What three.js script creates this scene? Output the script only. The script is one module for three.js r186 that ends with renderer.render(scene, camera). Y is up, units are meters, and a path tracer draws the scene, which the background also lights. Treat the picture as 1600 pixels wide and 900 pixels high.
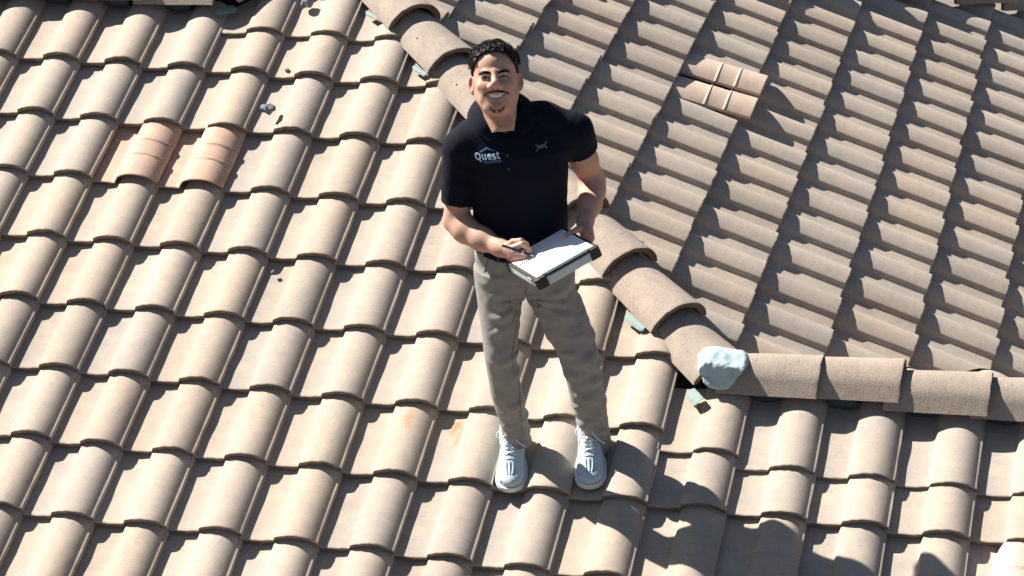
import * as THREE from 'three';
import { mergeGeometries, mergeVertices } from 'three/addons/utils/BufferGeometryUtils.js';
import { ImprovedNoise } from 'three/addons/math/ImprovedNoise.js';
import { TextGeometry } from 'three/addons/geometries/TextGeometry.js';
import { FontLoader } from 'three/addons/loaders/FontLoader.js';

// ---------------------------------------------------------------- camera, sky, sun, exposure
const scene = new THREE.Scene();
const camera = new THREE.PerspectiveCamera(12.661, 16 / 9, 0.1, 4000);
camera.position.set(4.98929, 4.19348, 10.3381);
camera.up.set(-0.08729, 0.89985, -0.42737);
camera.lookAt(4.98929 - 0.223853, 4.19348 - 0.435756, 10.3381 - 0.871784);

const SUN_EL = 40 * Math.PI / 180, SUN_K = 0.37, SKY_K = 0.88;             // sun from the left and a little behind the man
const sunDir = new THREE.Vector3(-1, 0, -SUN_K).normalize().multiplyScalar(Math.cos(SUN_EL)).setY(Math.sin(SUN_EL));
// clear sky: deep blue overhead, paler towards the horizon and round the sun
{
  const W = 512, H = 256, d = new Float32Array(W * H * 4);
  for (let y = 0; y < H; y++) for (let x = 0; x < W; x++) {
    const el = (y + 0.5) / H * Math.PI - Math.PI / 2, az = (x + 0.5) / W * 2 * Math.PI - Math.PI;
    const D = [Math.cos(el) * Math.cos(az), Math.sin(el), Math.cos(el) * Math.sin(az)];
    const t = Math.pow(1 - Math.max(0, D[1]), 3.2), cs = D[0] * sunDir.x + D[1] * sunDir.y + D[2] * sunDir.z;
    const glow = 0.16 * Math.exp((cs - 1) * 9) + 0.35 * Math.exp((cs - 1) * 60);
    const o = (y * W + x) * 4, k = SKY_K;
    d[o] = k * (0.040 + 0.125 * t + glow); d[o + 1] = k * (0.068 + 0.108 * t + glow * 0.96); d[o + 2] = k * (0.118 + 0.088 * t + glow * 0.88); d[o + 3] = 1;
  }
  const sky = new THREE.DataTexture(d, W, H, THREE.RGBAFormat, THREE.FloatType);
  sky.mapping = THREE.EquirectangularReflectionMapping; sky.magFilter = sky.minFilter = THREE.LinearFilter; sky.wrapS = THREE.RepeatWrapping; sky.needsUpdate = true;
  scene.background = sky; scene.environment = sky;
}
const sun = new THREE.DirectionalLight(new THREE.Color(1, 0.945, 0.86), 5);
sun.position.copy(sunDir).multiplyScalar(30).add(new THREE.Vector3(2.6, 0, 1));
sun.target.position.set(2.6, 0, 1);
sun.castShadow = true;
sun.shadow.mapSize.set(4096, 4096);
Object.assign(sun.shadow.camera, { left: -9, right: 9, top: 9, bottom: -9, near: 1, far: 80 });
scene.add(sun, sun.target);

const renderer = new THREE.WebGLRenderer({ antialias: true });
renderer.toneMapping = THREE.LinearToneMapping;
renderer.toneMappingExposure = 2.5;
renderer.shadowMap.enabled = true;

// ---------------------------------------------------------------- helpers
const V = (x, y, z) => new THREE.Vector3(x, y, z);
let seed = 1234567;
const rnd = () => { seed = (seed * 1664525 + 1013904223) >>> 0; return seed / 4294967296; };
const rr = (a, b) => a + (b - a) * rnd();
const perlin = new ImprovedNoise();
const lerp = (a, b, t) => a + (b - a) * t;
const clamp = (x, a, b) => Math.min(b, Math.max(a, x));
const sst = (a, b, x) => { const t = clamp((x - a) / (b - a), 0, 1); return t * t * (3 - 2 * t); };
const used = {};
function numbered(n) { used[n] = (used[n] || 0) + 1; return used[n] === 1 ? n : `${n}_${String(used[n] - 1).padStart(3, '0')}`; }
function shadowed(o) { o.traverse(m => { if (m.isMesh) { m.castShadow = true; m.receiveShadow = true; } }); return o; }
function part(name, geo, mat, parent, label) {
  const m = new THREE.Mesh(geo, mat); m.name = name; m.castShadow = m.receiveShadow = true;
  if (label) m.userData.label = label;
  parent.add(m); return m;
}
function tag(o, label, category, group, kind) {
  if (label) o.userData.label = label; if (category) o.userData.category = category;
  if (group) o.userData.group = group; if (kind) o.userData.kind = kind; return o;
}
// geometry from a grid of points: rows x cols -> smooth sheet
function sheet(P, UV) {
  const pos = [], uv = [], idx = [], R = P.length, C = P[0].length;
  for (let r = 0; r < R; r++) for (let c = 0; c < C; c++) { pos.push(...P[r][c]); uv.push(...(UV ? UV[r][c] : [0, 0])); }
  for (let r = 0; r < R - 1; r++) for (let c = 0; c < C - 1; c++) { const a = r * C + c; idx.push(a, a + C, a + 1, a + 1, a + C, a + C + 1); }
  const g = new THREE.BufferGeometry();
  g.setAttribute('position', new THREE.Float32BufferAttribute(pos, 3));
  g.setAttribute('uv', new THREE.Float32BufferAttribute(uv, 2));
  g.setAttribute('color', new THREE.Float32BufferAttribute(new Array(pos.length).fill(1), 3));
  g.setIndex(idx); g.computeVertexNormals(); return g;
}
function darkEdge(g, k) {                       // colours a cut edge darker than the tile, in uneven brown grains
  const P = g.attributes.position, c = g.attributes.color;
  for (let i = 0; i < P.count; i++) { const n = perlin.noise(P.getX(i) * 140, P.getY(i) * 140, k) * 0.5 + rr(-0.15, 0.15), v = clamp(0.44 + n * 0.35, 0.2, 0.9); c.setXYZ(i, v, v * 0.92, v * 0.82); }
  return g;
}
function clipGeo(geo, planes) {             // keep n.p <= d for every plane; returns null when nothing is left
  const g = geo.index ? geo.toNonIndexed() : geo;
  const A = ['position', 'normal', 'uv', 'color'].map(k => g.attributes[k]);
  let tris = [];
  for (let i = 0; i < A[0].count; i += 3) tris.push([0, 1, 2].map(k => A.flatMap(a => Array.from({ length: a.itemSize }, (_, c) => a.getComponent(i + k, c)))));
  for (const [n, d] of planes) {
    const out = [];
    for (const t of tris) {
      const s = t.map(v => n.x * v[0] + n.y * v[1] + n.z * v[2] - d), poly = [];
      for (let k = 0; k < 3; k++) {
        const a = t[k], b = t[(k + 1) % 3], sa = s[k], sb = s[(k + 1) % 3];
        if (sa <= 0) poly.push(a);
        if ((sa < 0 && sb > 0) || (sa > 0 && sb < 0)) { const f = sa / (sa - sb); poly.push(a.map((x, q) => x + (b[q] - x) * f)); }
      }
      for (let k = 2; k < poly.length; k++) out.push([poly[0], poly[k - 1], poly[k]]);
    }
    tris = out;
  }
  if (!tris.length) return null;
  const o = new THREE.BufferGeometry(), flat = tris.flat();
  o.setAttribute('position', new THREE.Float32BufferAttribute(flat.flatMap(v => v.slice(0, 3)), 3));
  o.setAttribute('normal', new THREE.Float32BufferAttribute(flat.flatMap(v => v.slice(3, 6)), 3));
  o.setAttribute('uv', new THREE.Float32BufferAttribute(flat.flatMap(v => v.slice(6, 8)), 2));
  o.setAttribute('color', new THREE.Float32BufferAttribute(flat.flatMap(v => v.slice(8, 11)), 3));
  return o;
}

// ---------------------------------------------------------------- textures
function tex(N, fn, srgb) {
  const d = new Uint8Array(N * N * 4);
  for (let y = 0; y < N; y++) for (let x = 0; x < N; x++) {
    const c = fn(x, y), o = (y * N + x) * 4;
    d[o] = c[0]; d[o + 1] = c[1]; d[o + 2] = c[2]; d[o + 3] = 255;
  }
  const t = new THREE.DataTexture(d, N, N); t.wrapS = t.wrapT = THREE.RepeatWrapping;
  t.magFilter = THREE.LinearFilter; t.minFilter = THREE.LinearMipmapLinearFilter; t.generateMipmaps = true;
  if (srgb) t.colorSpace = THREE.SRGBColorSpace; t.needsUpdate = true; return t;
}
// tiling value noise by lattice with wrap
function lattice(n) { const a = new Float32Array(n * n); for (let i = 0; i < a.length; i++) a[i] = rnd(); return a; }
function vnoise(L, n, x, y) {
  const xi = Math.floor(x), yi = Math.floor(y), fx = x - xi, fy = y - yi, u = fx * fx * (3 - 2 * fx), v = fy * fy * (3 - 2 * fy);
  const w = k => ((k % n) + n) % n, g = (i, j) => L[w(j) * n + w(i)];
  return lerp(lerp(g(xi, yi), g(xi + 1, yi), u), lerp(g(xi, yi + 1), g(xi + 1, yi + 1), u), v);
}
const TN = 1024;
const L8 = lattice(8), L16 = lattice(16), L32 = lattice(32), L64 = lattice(64), L256 = lattice(256), L512 = lattice(512), LS = lattice(128);
const pits = new Float32Array(TN * TN);
for (let k = 0; k < 5200; k++) {            // sand pits and dark grains
  const cx = rnd() * TN, cy = rnd() * TN, r = rr(0.6, 1.9), s = Math.pow(rnd(), 1.6);
  for (let y = -4; y <= 4; y++) for (let x = -4; x <= 4; x++) {
    const d = Math.hypot(x, y) / r; if (d > 1) continue;
    const i = ((Math.floor(cy + y) + TN) % TN) * TN + ((Math.floor(cx + x) + TN) % TN); pits[i] = Math.max(pits[i], s * (1 - d * d));
  }
}
for (let k = 0; k < 46; k++) {              // scuffs: clusters of fine dark grains
  const cx = rnd() * TN, cy = rnd() * TN, sx = rr(6, 26), sy = rr(3, 12), m = Math.floor(rr(14, 60));
  for (let q = 0; q < m; q++) { const x = Math.floor(cx + (rnd() + rnd() - 1) * sx + TN) % TN, y = Math.floor(cy + (rnd() + rnd() - 1) * sy + TN) % TN; pits[y * TN + x] = Math.max(pits[y * TN + x], rr(0.3, 0.9)); pits[y * TN + (x + 1) % TN] = Math.max(pits[y * TN + (x + 1) % TN], rr(0.1, 0.6)); }
}
const nz = (x, y) => {
  const u = x / TN, v = y / TN;
  return {
    big: vnoise(L8, 8, u * 8, v * 8) * 0.6 + vnoise(L16, 16, u * 16, v * 16) * 0.4,
    mid: vnoise(L32, 32, u * 32, v * 32) * 0.6 + vnoise(L64, 64, u * 64, v * 64) * 0.4,
    fine: vnoise(L256, 256, u * 256, v * 256) * 0.5 + vnoise(L512, 512, u * 512, v * 512) * 0.5,
    line: vnoise(LS, 128, u * 6, v * 128),
    p: pits[y * TN + x]
  };
};
const tileMap = tex(TN, (x, y) => {
  const n = nz(x, y);
  let s = 1 + (n.big - 0.5) * 0.09 + (n.mid - 0.5) * 0.05 + (n.fine - 0.5) * 0.12 + (n.line - 0.5) * 0.035;
  const warm = (n.big - 0.5) * 0.05;
  s *= 1 - 0.42 * n.p;
  const f = k => clamp(Math.round(218 * s * k), 0, 255);
  return [f(1 + warm * 0.3), f(1), f(1 - warm)];
}, true);
const tileBump = tex(TN, (x, y) => {
  const n = nz(x, y);
  const h = 0.55 + (n.fine - 0.5) * 0.42 + (n.mid - 0.5) * 0.16 + (n.line - 0.5) * 0.1 - n.p * 0.5;
  const c = clamp(Math.round(h * 255), 0, 255); return [c, c, c];
});
const capMap = tex(TN, (x, y) => {          // coarser, grittier concrete of the caps
  const n = nz(x, y), n2 = nz((x * 2 + 311) % TN, (y * 2 + 97) % TN);
  let s = 1 + (n.big - 0.5) * 0.10 + (n.mid - 0.5) * 0.08 + (n.fine - 0.5) * 0.24;
  s *= 1 - 0.62 * Math.max(n.p, n2.p * 0.9);
  const f = k => clamp(Math.round(214 * s * k), 0, 255); return [f(1), f(0.995), f(0.985)];
}, true);
const TS = 1 / 0.62;                        // texture repeats per metre
const tileTones = [[0.53, 0.445, 0.368], [0.545, 0.450, 0.366], [0.515, 0.443, 0.376], [0.57, 0.478, 0.395], [0.53, 0.430, 0.345], [0.49, 0.418, 0.356], [0.54, 0.453, 0.376], [0.475, 0.396, 0.326], [0.565, 0.462, 0.368]];
const tileMats = tileTones.map(c => new THREE.MeshStandardMaterial({ color: new THREE.Color(...c), map: tileMap, bumpMap: tileBump, bumpScale: 0.0007, roughness: 0.93, vertexColors: true }));
const capMat = [[0.46, 0.385, 0.325], [0.48, 0.395, 0.33], [0.45, 0.375, 0.315]].map(c => new THREE.MeshStandardMaterial({ color: new THREE.Color(...c), map: capMap, bumpMap: tileBump, bumpScale: 0.0024, roughness: 0.95, vertexColors: true }));
const clayMat = [[0.66, 0.445, 0.325], [0.67, 0.445, 0.32], [0.72, 0.55, 0.44]].map(c => new THREE.MeshStandardMaterial({ color: new THREE.Color(...c), map: tileMap, bumpMap: tileBump, bumpScale: 0.0003, roughness: 0.8, vertexColors: true }));
const deckMat = new THREE.MeshStandardMaterial({ color: new THREE.Color(0.03, 0.032, 0.036), roughness: 0.9 });
const holeMat = new THREE.MeshStandardMaterial({ color: new THREE.Color(0.012, 0.011, 0.01), roughness: 1 });
const mintMat = new THREE.MeshStandardMaterial({ color: new THREE.Color(0.36, 0.475, 0.50), roughness: 0.85, bumpMap: tileBump, bumpScale: 0.002 });
const flashMat = new THREE.MeshStandardMaterial({ color: new THREE.Color(0.14, 0.20, 0.19), roughness: 0.7 });
const foamMat = new THREE.MeshStandardMaterial({ color: new THREE.Color(0.010, 0.024, 0.038), roughness: 0.7 });

// ---------------------------------------------------------------- roof geometry (measured from the photograph)
const SL = 0.405071, TN_S = Math.tan(SL), CS = Math.cos(SL), SN = Math.sin(SL);
const TW = 0.3045, EX = 0.356477, TL = 0.445, TILT = 0.031 / EX;
const HIP = 2.16668;                        // hip between front and right slopes: x - z = HIP
const RIDGE_Z = 1.3545, LRIDGE_Z = -0.444;  // ridges of the right and left wings
const LHIP = 0.45, RHIP = 0.18;             // left hip and rear hip: x + z = const
const faceA = { o: V(0, 0, 0), U: V(1, 0, 0), D: V(0, -SN, CS), N: V(0, CS, SN) };
const faceB = { o: V(3.219865, -0.45159, 0.296366), U: V(0, 0, -1), D: V(CS, -SN, 0), N: V(SN, CS, 0) };
const ridgeY = -TN_S * RIDGE_Z;
const faceW = { o: V(3.52, ridgeY, RIDGE_Z), U: V(-1, 0, 0), D: V(0, -SN, -CS), N: V(0, CS, -SN) };

function profile(u) {                       // top surface of the tile across its width: flat pan, small step, arched barrel
  const pan = -0.0290 + (u > 0.025 ? 0.0115 * Math.pow((u - 0.025) / 0.0995, 2) : 0.0012 * Math.pow((u - 0.025) / 0.05, 2));
  if (u < 0.1245) return pan;
  if (u < 0.1335) return lerp(-0.0174, 0.0042, sst(0.1235, 0.1345, u));
  let h = 0.0295;
  if (u < 0.220) h -= 0.0252 * Math.pow((0.220 - u) / 0.0865, 1.9); else h -= 0.0272 * Math.pow((u - 0.220) / 0.0735, 2.2);
  if (u > 0.292) h = lerp(h, 0.0004, sst(0.292, 0.2945, u)) - Math.max(0, u - 0.2945) * 0.3;
  return h;
}
const uList = [-0.036, -0.030, -0.0285, -0.0235, -0.022, -0.016, -0.0145, -0.0095, -0.008, 0.004, 0.02, 0.04, 0.06, 0.08, 0.1, 0.112, 0.1225, 0.1255, 0.1285, 0.1315, 0.1345, 0.139, 0.146, 0.155, 0.165, 0.176, 0.187, 0.201, 0.215, 0.229, 0.242, 0.254, 0.265, 0.275, 0.284, 0.2915, 0.2945, 0.2995, TW];
function ribs(u) { return ((u > -0.0286 && u < -0.0234) || (u > -0.0146 && u < -0.0094)) ? 0.0065 : 0; }
function tileGeo(k, clay, plainUV) {
  const ox = plainUV ? 0 : rnd() * 5, oy = plainUV ? 0 : rnd() * 5, ph = rnd() * 50, TH = clay ? 0.014 : 0.0235;
  const vs = clay ? [0, -0.004, -0.13, -0.1325, -0.136, -0.142, -0.227, -0.2295, -0.233, -0.239, -0.34, -TL] : [0, -0.0025, -0.007, -0.05, -0.12, -0.2, -0.29, -0.37, -TL];
  const top = [], uvT = [], bot = [], uvB = [];
  for (let i = 0; i < vs.length; i++) {
    const a = [], b = [], ua = [], ub = [];
    let arc = 0, pu = uList[0], phh = 0;
    const UL = clay === 2 ? uList.map(u => u < 0.126 ? lerp(0.070, 0.0735, (u + 0.036) / 0.162) : lerp(0.074, 0.284, (u - 0.126) / (TW - 0.126))) : uList;
    for (let qi = 0; qi < UL.length; qi++) {
      const u = UL[qi];
      let h = profile(u) + (clay ? 0 : ribs(u));
      if (clay === 2) {
        h = 0.034 - 0.044 * Math.pow(Math.abs(u - 0.178) / 0.107, 2.1);
        const g = (v0) => (Math.abs(vs[i] - v0) < 0.0012 ? 0.0045 : (vs[i] < v0 && vs[i] > v0 - 0.0105) ? -0.003 : 0);
        h += g(-0.1325) + g(-0.2295);
      } else if (clay) {
        if (u > 0.1155) h = 0.035 - 0.040 * Math.pow(Math.abs(u - 0.204) / 0.0985, 2.3); else if (u > 0.105) h = lerp(-0.031, 0.003, (u - 0.105) / 0.0105); else h = -0.031;
        const g = (v0) => (Math.abs(vs[i] - v0) < 0.0012 ? 0.0050 : (vs[i] < v0 && vs[i] > v0 - 0.0105) ? -0.0045 : 0);
        h += u > 0.112 ? g(-0.1325) + g(-0.2295) : 0;
      }
      h += perlin.noise(u * 12 + ph, vs[i] * 9, ph) * 0.0016;
      const d = Math.hypot(u - pu, h - phh); if (qi) arc += d; pu = u; phh = h;
      const rag = clay ? 0.0008 : 0.0034;
      let v = vs[i];
      const nose = perlin.noise(u * 55 + ph, k * 3.1, 0.5) * rag + perlin.noise(u * 170 + ph, k * 1.7, 2.5) * rag * 0.6;
      if (i < 3) v += nose;
      let round = i === 0 ? -0.0028 : i === 1 ? -0.0007 : 0;
      let uu = u;
      if (u === TW) uu += perlin.noise(vs[i] * 40 + ph, 3.3, k) * (clay ? 0.0005 : 0.003);
      a.push([uu - TW, h + round + TILT * v, v]);
      const under = u < 0.13 ? TH : TH * (clay ? 0.9 : 1);
      b.push([uu - TW, h - under + (i === 0 ? 0.001 : 0) + TILT * v, v - (i === 0 ? 0.002 : 0)]);
      ua.push([arc * TS + ox, vs[i] * TS + oy]); ub.push([arc * TS + ox + 0.3, vs[i] * TS + oy]);
    }
    top.push(a); bot.push(b); uvT.push(ua); uvB.push(ub);
  }
  const flip = A => A.map(r => [...r].reverse());
  const n = vs.length - 1;
  const gs = [sheet(flip(top), flip(uvT)), sheet(bot, uvB)];
  // nose rim, tail, side edges
  const rim = (P, Q, up, uq) => sheet([P, Q], [up, uq]);
  const mid = top[0].map((p, i) => [p[0], (p[1] * 0.55 + bot[0][i][1] * 0.45) + perlin.noise(p[0] * 90, ph, 7) * 0.0012, 0.0012 + perlin.noise(p[0] * 130, ph, 3) * 0.0012 + Math.max(p[2], bot[0][i][2])]);
  const um = uvT[0].map(q => [q[0], q[1] + 0.02]), ub2 = uvT[0].map(q => [q[0], q[1] + 0.045]);
  gs.push(clay ? sheet([top[0], mid, bot[0]], [uvT[0], um, ub2]) : darkEdge(sheet([top[0], mid, bot[0]], [uvT[0], um, ub2]), k));
  gs.push(rim(bot[n], top[n], uvT[n], um));
  const colr = (A, c) => A.map(r => r[c]), e = uList.length - 1;
  gs.push(rim(colr(top, e), colr(bot, e), colr(uvT, e), colr(uvT, e).map(q => [q[0] + 0.03, q[1]])));
  gs.push(rim(colr(bot, 0), colr(top, 0), colr(uvT, 0), colr(uvT, 0).map(q => [q[0] + 0.03, q[1]])));
  const out = mergeGeometries(gs); return out;
}
const tileGeos = Array.from({ length: 8 }, (_, k) => tileGeo(k, false));
const stainGeo = tileGeo(30, false, true);
function stained(blots, tone) {               // the same concrete with an orange rust stain soaked into it
  const src = tileMap.image.data;
  const t = tex(TN, (x, y) => {
    const o = (y * TN + x) * 4; let k = 0;
    for (const [bu, bv, ru, rv, a] of blots) { const du = (x / TN / TS - bu) / ru, dv = ((y / TN - 1) / TS - bv) / rv, n = nz(x, y); k = Math.max(k, a * clamp(1.25 - Math.hypot(du, dv) + (n.mid - 0.5) * 1.5 + (n.fine - 0.5) * 0.5, 0, 1)); }
    return [src[o] * lerp(1, 1.0, k), src[o + 1] * lerp(1, 0.80, k), src[o + 2] * lerp(1, 0.56, k)].map(q => Math.round(q));
  }, true);
  return new THREE.MeshStandardMaterial({ color: new THREE.Color(...tone), map: t, bumpMap: tileBump, bumpScale: 0.0007, roughness: 0.93, vertexColors: true });
}
const stainMats = [stained([[0.285, -0.27, 0.022, 0.05, 0.7]], tileTones[1]), stained([[0.150, -0.285, 0.030, 0.035, 0.9], [0.17, -0.23, 0.012, 0.05, 0.6]], tileTones[0])];
const clayGeos = [tileGeo(20, 1), tileGeo(21, 1), tileGeo(22, 2), tileGeo(23, 2)];

const house = new THREE.Group(); house.name = 'tiled_house_roof'; house.userData.kind = 'thing';
tag(house, 'beige barrel tiled hip roof the man stands on', 'roof'); scene.add(house);
const slopeA = new THREE.Group(), slopeB = new THREE.Group(), slopeW = new THREE.Group();
slopeA.name = 'front_slope'; slopeB.name = 'side_slope'; slopeW.name = 'wing_back_slope';
house.add(slopeA, slopeB, slopeW);
slopeA.userData.label = 'sunlit slope of barrel tiles running down towards the viewer';
slopeB.userData.label = 'slope of barrel tiles falling away to the right behind the hip';

const camM = new THREE.Matrix4(); camera.updateMatrixWorld(); camera.updateProjectionMatrix();
function onScreen(p) { const q = p.clone().project(camera); return q; }
const restGeos = { a: [], b: [], w: [] };
function placeTile(face, i, j, key, opt = {}) {
  const { o, U, D, N } = face;
  const corner = o.clone().addScaledVector(U, opt.ui ?? i).addScaledVector(D, j * EX).addScaledVector(N, opt.lift || 0);
  const m = new THREE.Matrix4().makeBasis(U, N, D);
  const jit = new THREE.Matrix4().makeRotationFromEuler(new THREE.Euler(rr(-0.004, 0.004) + (opt.pitch || 0), rr(-0.006, 0.006) + (opt.yaw || 0), rr(-0.006, 0.006)));
  m.multiply(jit); m.setPosition(corner.addScaledVector(U, rr(-0.0025, 0.0025)).addScaledVector(D, rr(-0.004, 0.004)).addScaledVector(N, rr(-0.001, 0.001)));
  const geo = opt.clay ? clayGeos[opt.clay - 1] : opt.stain ? stainGeo : tileGeos[Math.floor(rnd() * tileGeos.length)];
  const mat = opt.clay ? clayMat[opt.cm || 0] : opt.stain ? stainMats[opt.stain - 1] : tileMats[Math.floor(rnd() * tileMats.length)];
  const parent = { a: slopeA, b: slopeB, w: slopeW }[key];
  const c = corner.clone().addScaledVector(D, -EX / 2).addScaledVector(U, -TW / 2), q = onScreen(c);
  const visible = Math.abs(q.x) < 1.06 && Math.abs(q.y) < 1.1;
  let g = geo, mesh;
  if (opt.clip) {
    g = clipGeo(geo.clone().applyMatrix4(m), opt.clip);
    if (!g) return;
    if (!visible) { restGeos[key].push(g); return; }
    // keep the pivot at the tile
    const inv = m.clone().invert(); g.applyMatrix4(inv);
  } else if (!visible) { restGeos[key].push(geo.clone().applyMatrix4(m).toNonIndexed()); return; }
  mesh = new THREE.Mesh(g, mat); mesh.name = opt.clay ? 'clay_tile' : 'roof_tile';
  if (opt.label) mesh.userData.label = opt.label;
  mesh.applyMatrix4(m); mesh.castShadow = mesh.receiveShadow = true; parent.add(mesh);
}
const s2 = Math.SQRT1_2, GAP = 0.035;
// planes: keep n.p <= d
const keepLeftOfHip = [V(s2, 0, -s2), (HIP - 0.02) * s2 - GAP];
const keepRightOfHip = [V(-s2, 0, s2), -(HIP + 0.0) * s2 - GAP];
const keepRightOfLHip = [V(-s2, 0, -s2), -LHIP * s2 - GAP];
const keepFrontOfRHip = [V(-s2, 0, -s2), -RHIP * s2 - GAP];
const keepBelowRidge = [V(0, 0, -1), -RIDGE_Z - 0.03];
const keepBelowLRidge = [V(0, 0, -1), -LRIDGE_Z - 0.03];
const VAL = HIP + 2 * RIDGE_Z;              // wing valley: (x - xj) = -(z - RIDGE_Z)  ->  x + z = VAL
const keepAboveValleyB = [V(s2, 0, s2), (VAL) * s2 - 0.012];
const keepWing = [V(-s2, 0, -s2), -(VAL) * s2 - 0.012];
const keepBehindRidge = [V(0, 0, 1), RIDGE_Z - 0.03];

// front slope
for (let i = -4; i <= 20; i++) for (let j = -4; j <= 10; j++) {
  let row = j < 0 ? j + 0.26 : j;
  if (i >= 12 && j === 5) row = 5 + [0.25, 0.38, 0.385, 0.385][Math.min(3, i - 12)];
  if (j < 0 && i <= 3) continue;
  const x0 = (i - 1) * TW, x1 = i * TW, zn = row * EX * CS, zt = zn - TL * CS;
  const clip = [];
  if (zn < RIDGE_Z + 0.12 && x1 > HIP + zt - 0.1) { if (x0 > HIP + zn) continue; clip.push(keepLeftOfHip); }
  if (x0 > HIP + RIDGE_Z - 0.2 && zn >= RIDGE_Z + 0.12 && zt < RIDGE_Z + 0.05) clip.push(keepBelowRidge);
  if (x0 < 0.9 && zt < LRIDGE_Z + 0.12) {
    if (x1 + zn < LHIP && zn < LRIDGE_Z) continue;
    if (x1 <= LHIP - LRIDGE_Z + 0.06) clip.push(keepBelowLRidge); else clip.push(keepRightOfLHip);
  } else if (x0 + zt < LHIP + 0.1 && zt < LRIDGE_Z) clip.push(keepRightOfLHip);
  const opt = { ui: i * TW }; if (clip.length) opt.clip = clip;
  if (j === 2 && i === 3) { opt.clay = 1; opt.label = 'smooth pink clay tile with two grooves'; }
  if (j === 2 && i === 4) { opt.clay = 2; opt.cm = 1; opt.label = 'smooth pink clay tile with two grooves'; }
  if (j === 7 && i === 16) { opt.clay = 2; opt.cm = 2; opt.label = 'smooth pink clay tile with two grooves'; }
  if (j === 6 && (i === 8 || i === 9)) { opt.stain = i - 7; opt.label = 'beige tile with an orange rust stain'; }
  placeTile(faceA, i, row, 'a', opt);
}
// right slope: column index grows towards the viewer
for (let i = -22; i <= 8; i++) for (let j = -8; j <= 7; j++) {
  const zc = 0.296366 + i * TW, z0 = zc, z1 = zc + TW;       // tile spans z0..z1
  const xn = 3.219865 + j * EX * CS, xt = xn - TL * CS;
  const clip = [];
  if (xn < HIP + z0 - 0.02) continue;
  if (xn + z1 < RHIP) continue;
  if (xt + z0 > VAL) continue;
  if (xt < HIP + z1 + 0.1) clip.push(keepRightOfHip);
  if (xt + z0 < RHIP + 0.1) clip.push(keepFrontOfRHip);
  if (xn + z1 > VAL - 0.1) clip.push(keepAboveValleyB);
  const opt = { ui: -i * TW }; if (clip.length) opt.clip = clip;
  let row = j;
  if (j === 0 && (i === -6 || i === -5)) { opt.clay = i === -6 ? 3 : 4; opt.cm = 2; opt.lift = 0.026; opt.pitch = -0.10; row += 0.11; opt.label = 'smooth pink clay tile with two steps, slipped down its course'; }
  placeTile(faceB, i, row, 'b', opt);
}
// back slope of the right wing
for (let i = -2; i <= 10; i++) for (let j = 1; j <= 6; j++) {
  const row = j - 0.08, x1 = 3.52 + i * TW;
  placeTile(faceW, i, row, 'w', { ui: -i * TW, clip: [keepWing, keepBehindRidge] });
}
for (const k of ['a', 'b', 'w']) if (restGeos[k].length) {
  const m = part('roof_tiles', mergeGeometries(restGeos[k].map(g => { const q = g.index ? g.toNonIndexed() : g; return q; })), tileMats[0], { a: slopeA, b: slopeB, w: slopeW }[k]);
  m.userData.kind = 'stuff';
}
// decking under the tiles
function poly3(pts, mat, name, parent) {
  const pos = []; for (let k = 2; k < pts.length; k++) pos.push(...pts[0], ...pts[k - 1], ...pts[k]);
  const g = new THREE.BufferGeometry(); g.setAttribute('position', new THREE.Float32BufferAttribute(pos, 3));
  g.setAttribute('uv', new THREE.Float32BufferAttribute(new Array(pos.length / 3 * 2).fill(0), 2));
  g.computeVertexNormals(); return part(name, g, mat, parent);
}
const DK = 0.085;
const yA = z => -TN_S * z - DK, yB = x => -0.45159 - TN_S * (x - 3.219865) - DK;
const apexZ = (RHIP - HIP) / 2, apexX = (RHIP + HIP) / 2;
const aA = (x, z) => [x, yA(z), z];
const EZ = 3.6, XL = -1.6, XR = 6.4;
poly3([aA(XL, EZ), aA(HIP + RIDGE_Z, EZ), aA(HIP + RIDGE_Z, RIDGE_Z), aA(apexX, apexX - HIP), aA((LHIP + HIP) / 2 - 0.05, apexX - HIP), aA(LHIP - LRIDGE_Z, LRIDGE_Z), aA(XL, LRIDGE_Z)], deckMat, 'underlayment', slopeA);
poly3([aA(HIP + RIDGE_Z, EZ), aA(XR, EZ), aA(XR, RIDGE_Z), aA(HIP + RIDGE_Z, RIDGE_Z)], deckMat, 'underlayment', slopeA);
const BX = 5.8;
poly3([[apexX, yB(apexX), apexZ], [HIP + RIDGE_Z, yB(HIP + RIDGE_Z), RIDGE_Z], [BX, yB(BX), VAL - BX], [BX, yB(BX), RHIP - BX]], deckMat, 'underlayment', slopeB);
poly3([[HIP + RIDGE_Z, ridgeY - DK, RIDGE_Z], [XR, ridgeY - DK, RIDGE_Z], [XR, ridgeY - DK - TN_S * (XR - HIP - RIDGE_Z), VAL - XR]], deckMat, 'underlayment', slopeW);
// hidden far slopes, closed so that no light leaks in
poly3([[apexX, yB(apexX), apexZ], [BX, yB(BX), RHIP - BX], [XL - 2, yB(BX), RHIP - BX]], deckMat, 'underlayment', house);
poly3([[apexX, yB(apexX), apexZ], [XL - 2, yB(BX), RHIP - BX], [XL, yA(LRIDGE_Z) - 1, LRIDGE_Z - 2.4], aA(XL, LRIDGE_Z), aA(LHIP - LRIDGE_Z, LRIDGE_Z)], deckMat, 'underlayment', house);

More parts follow.
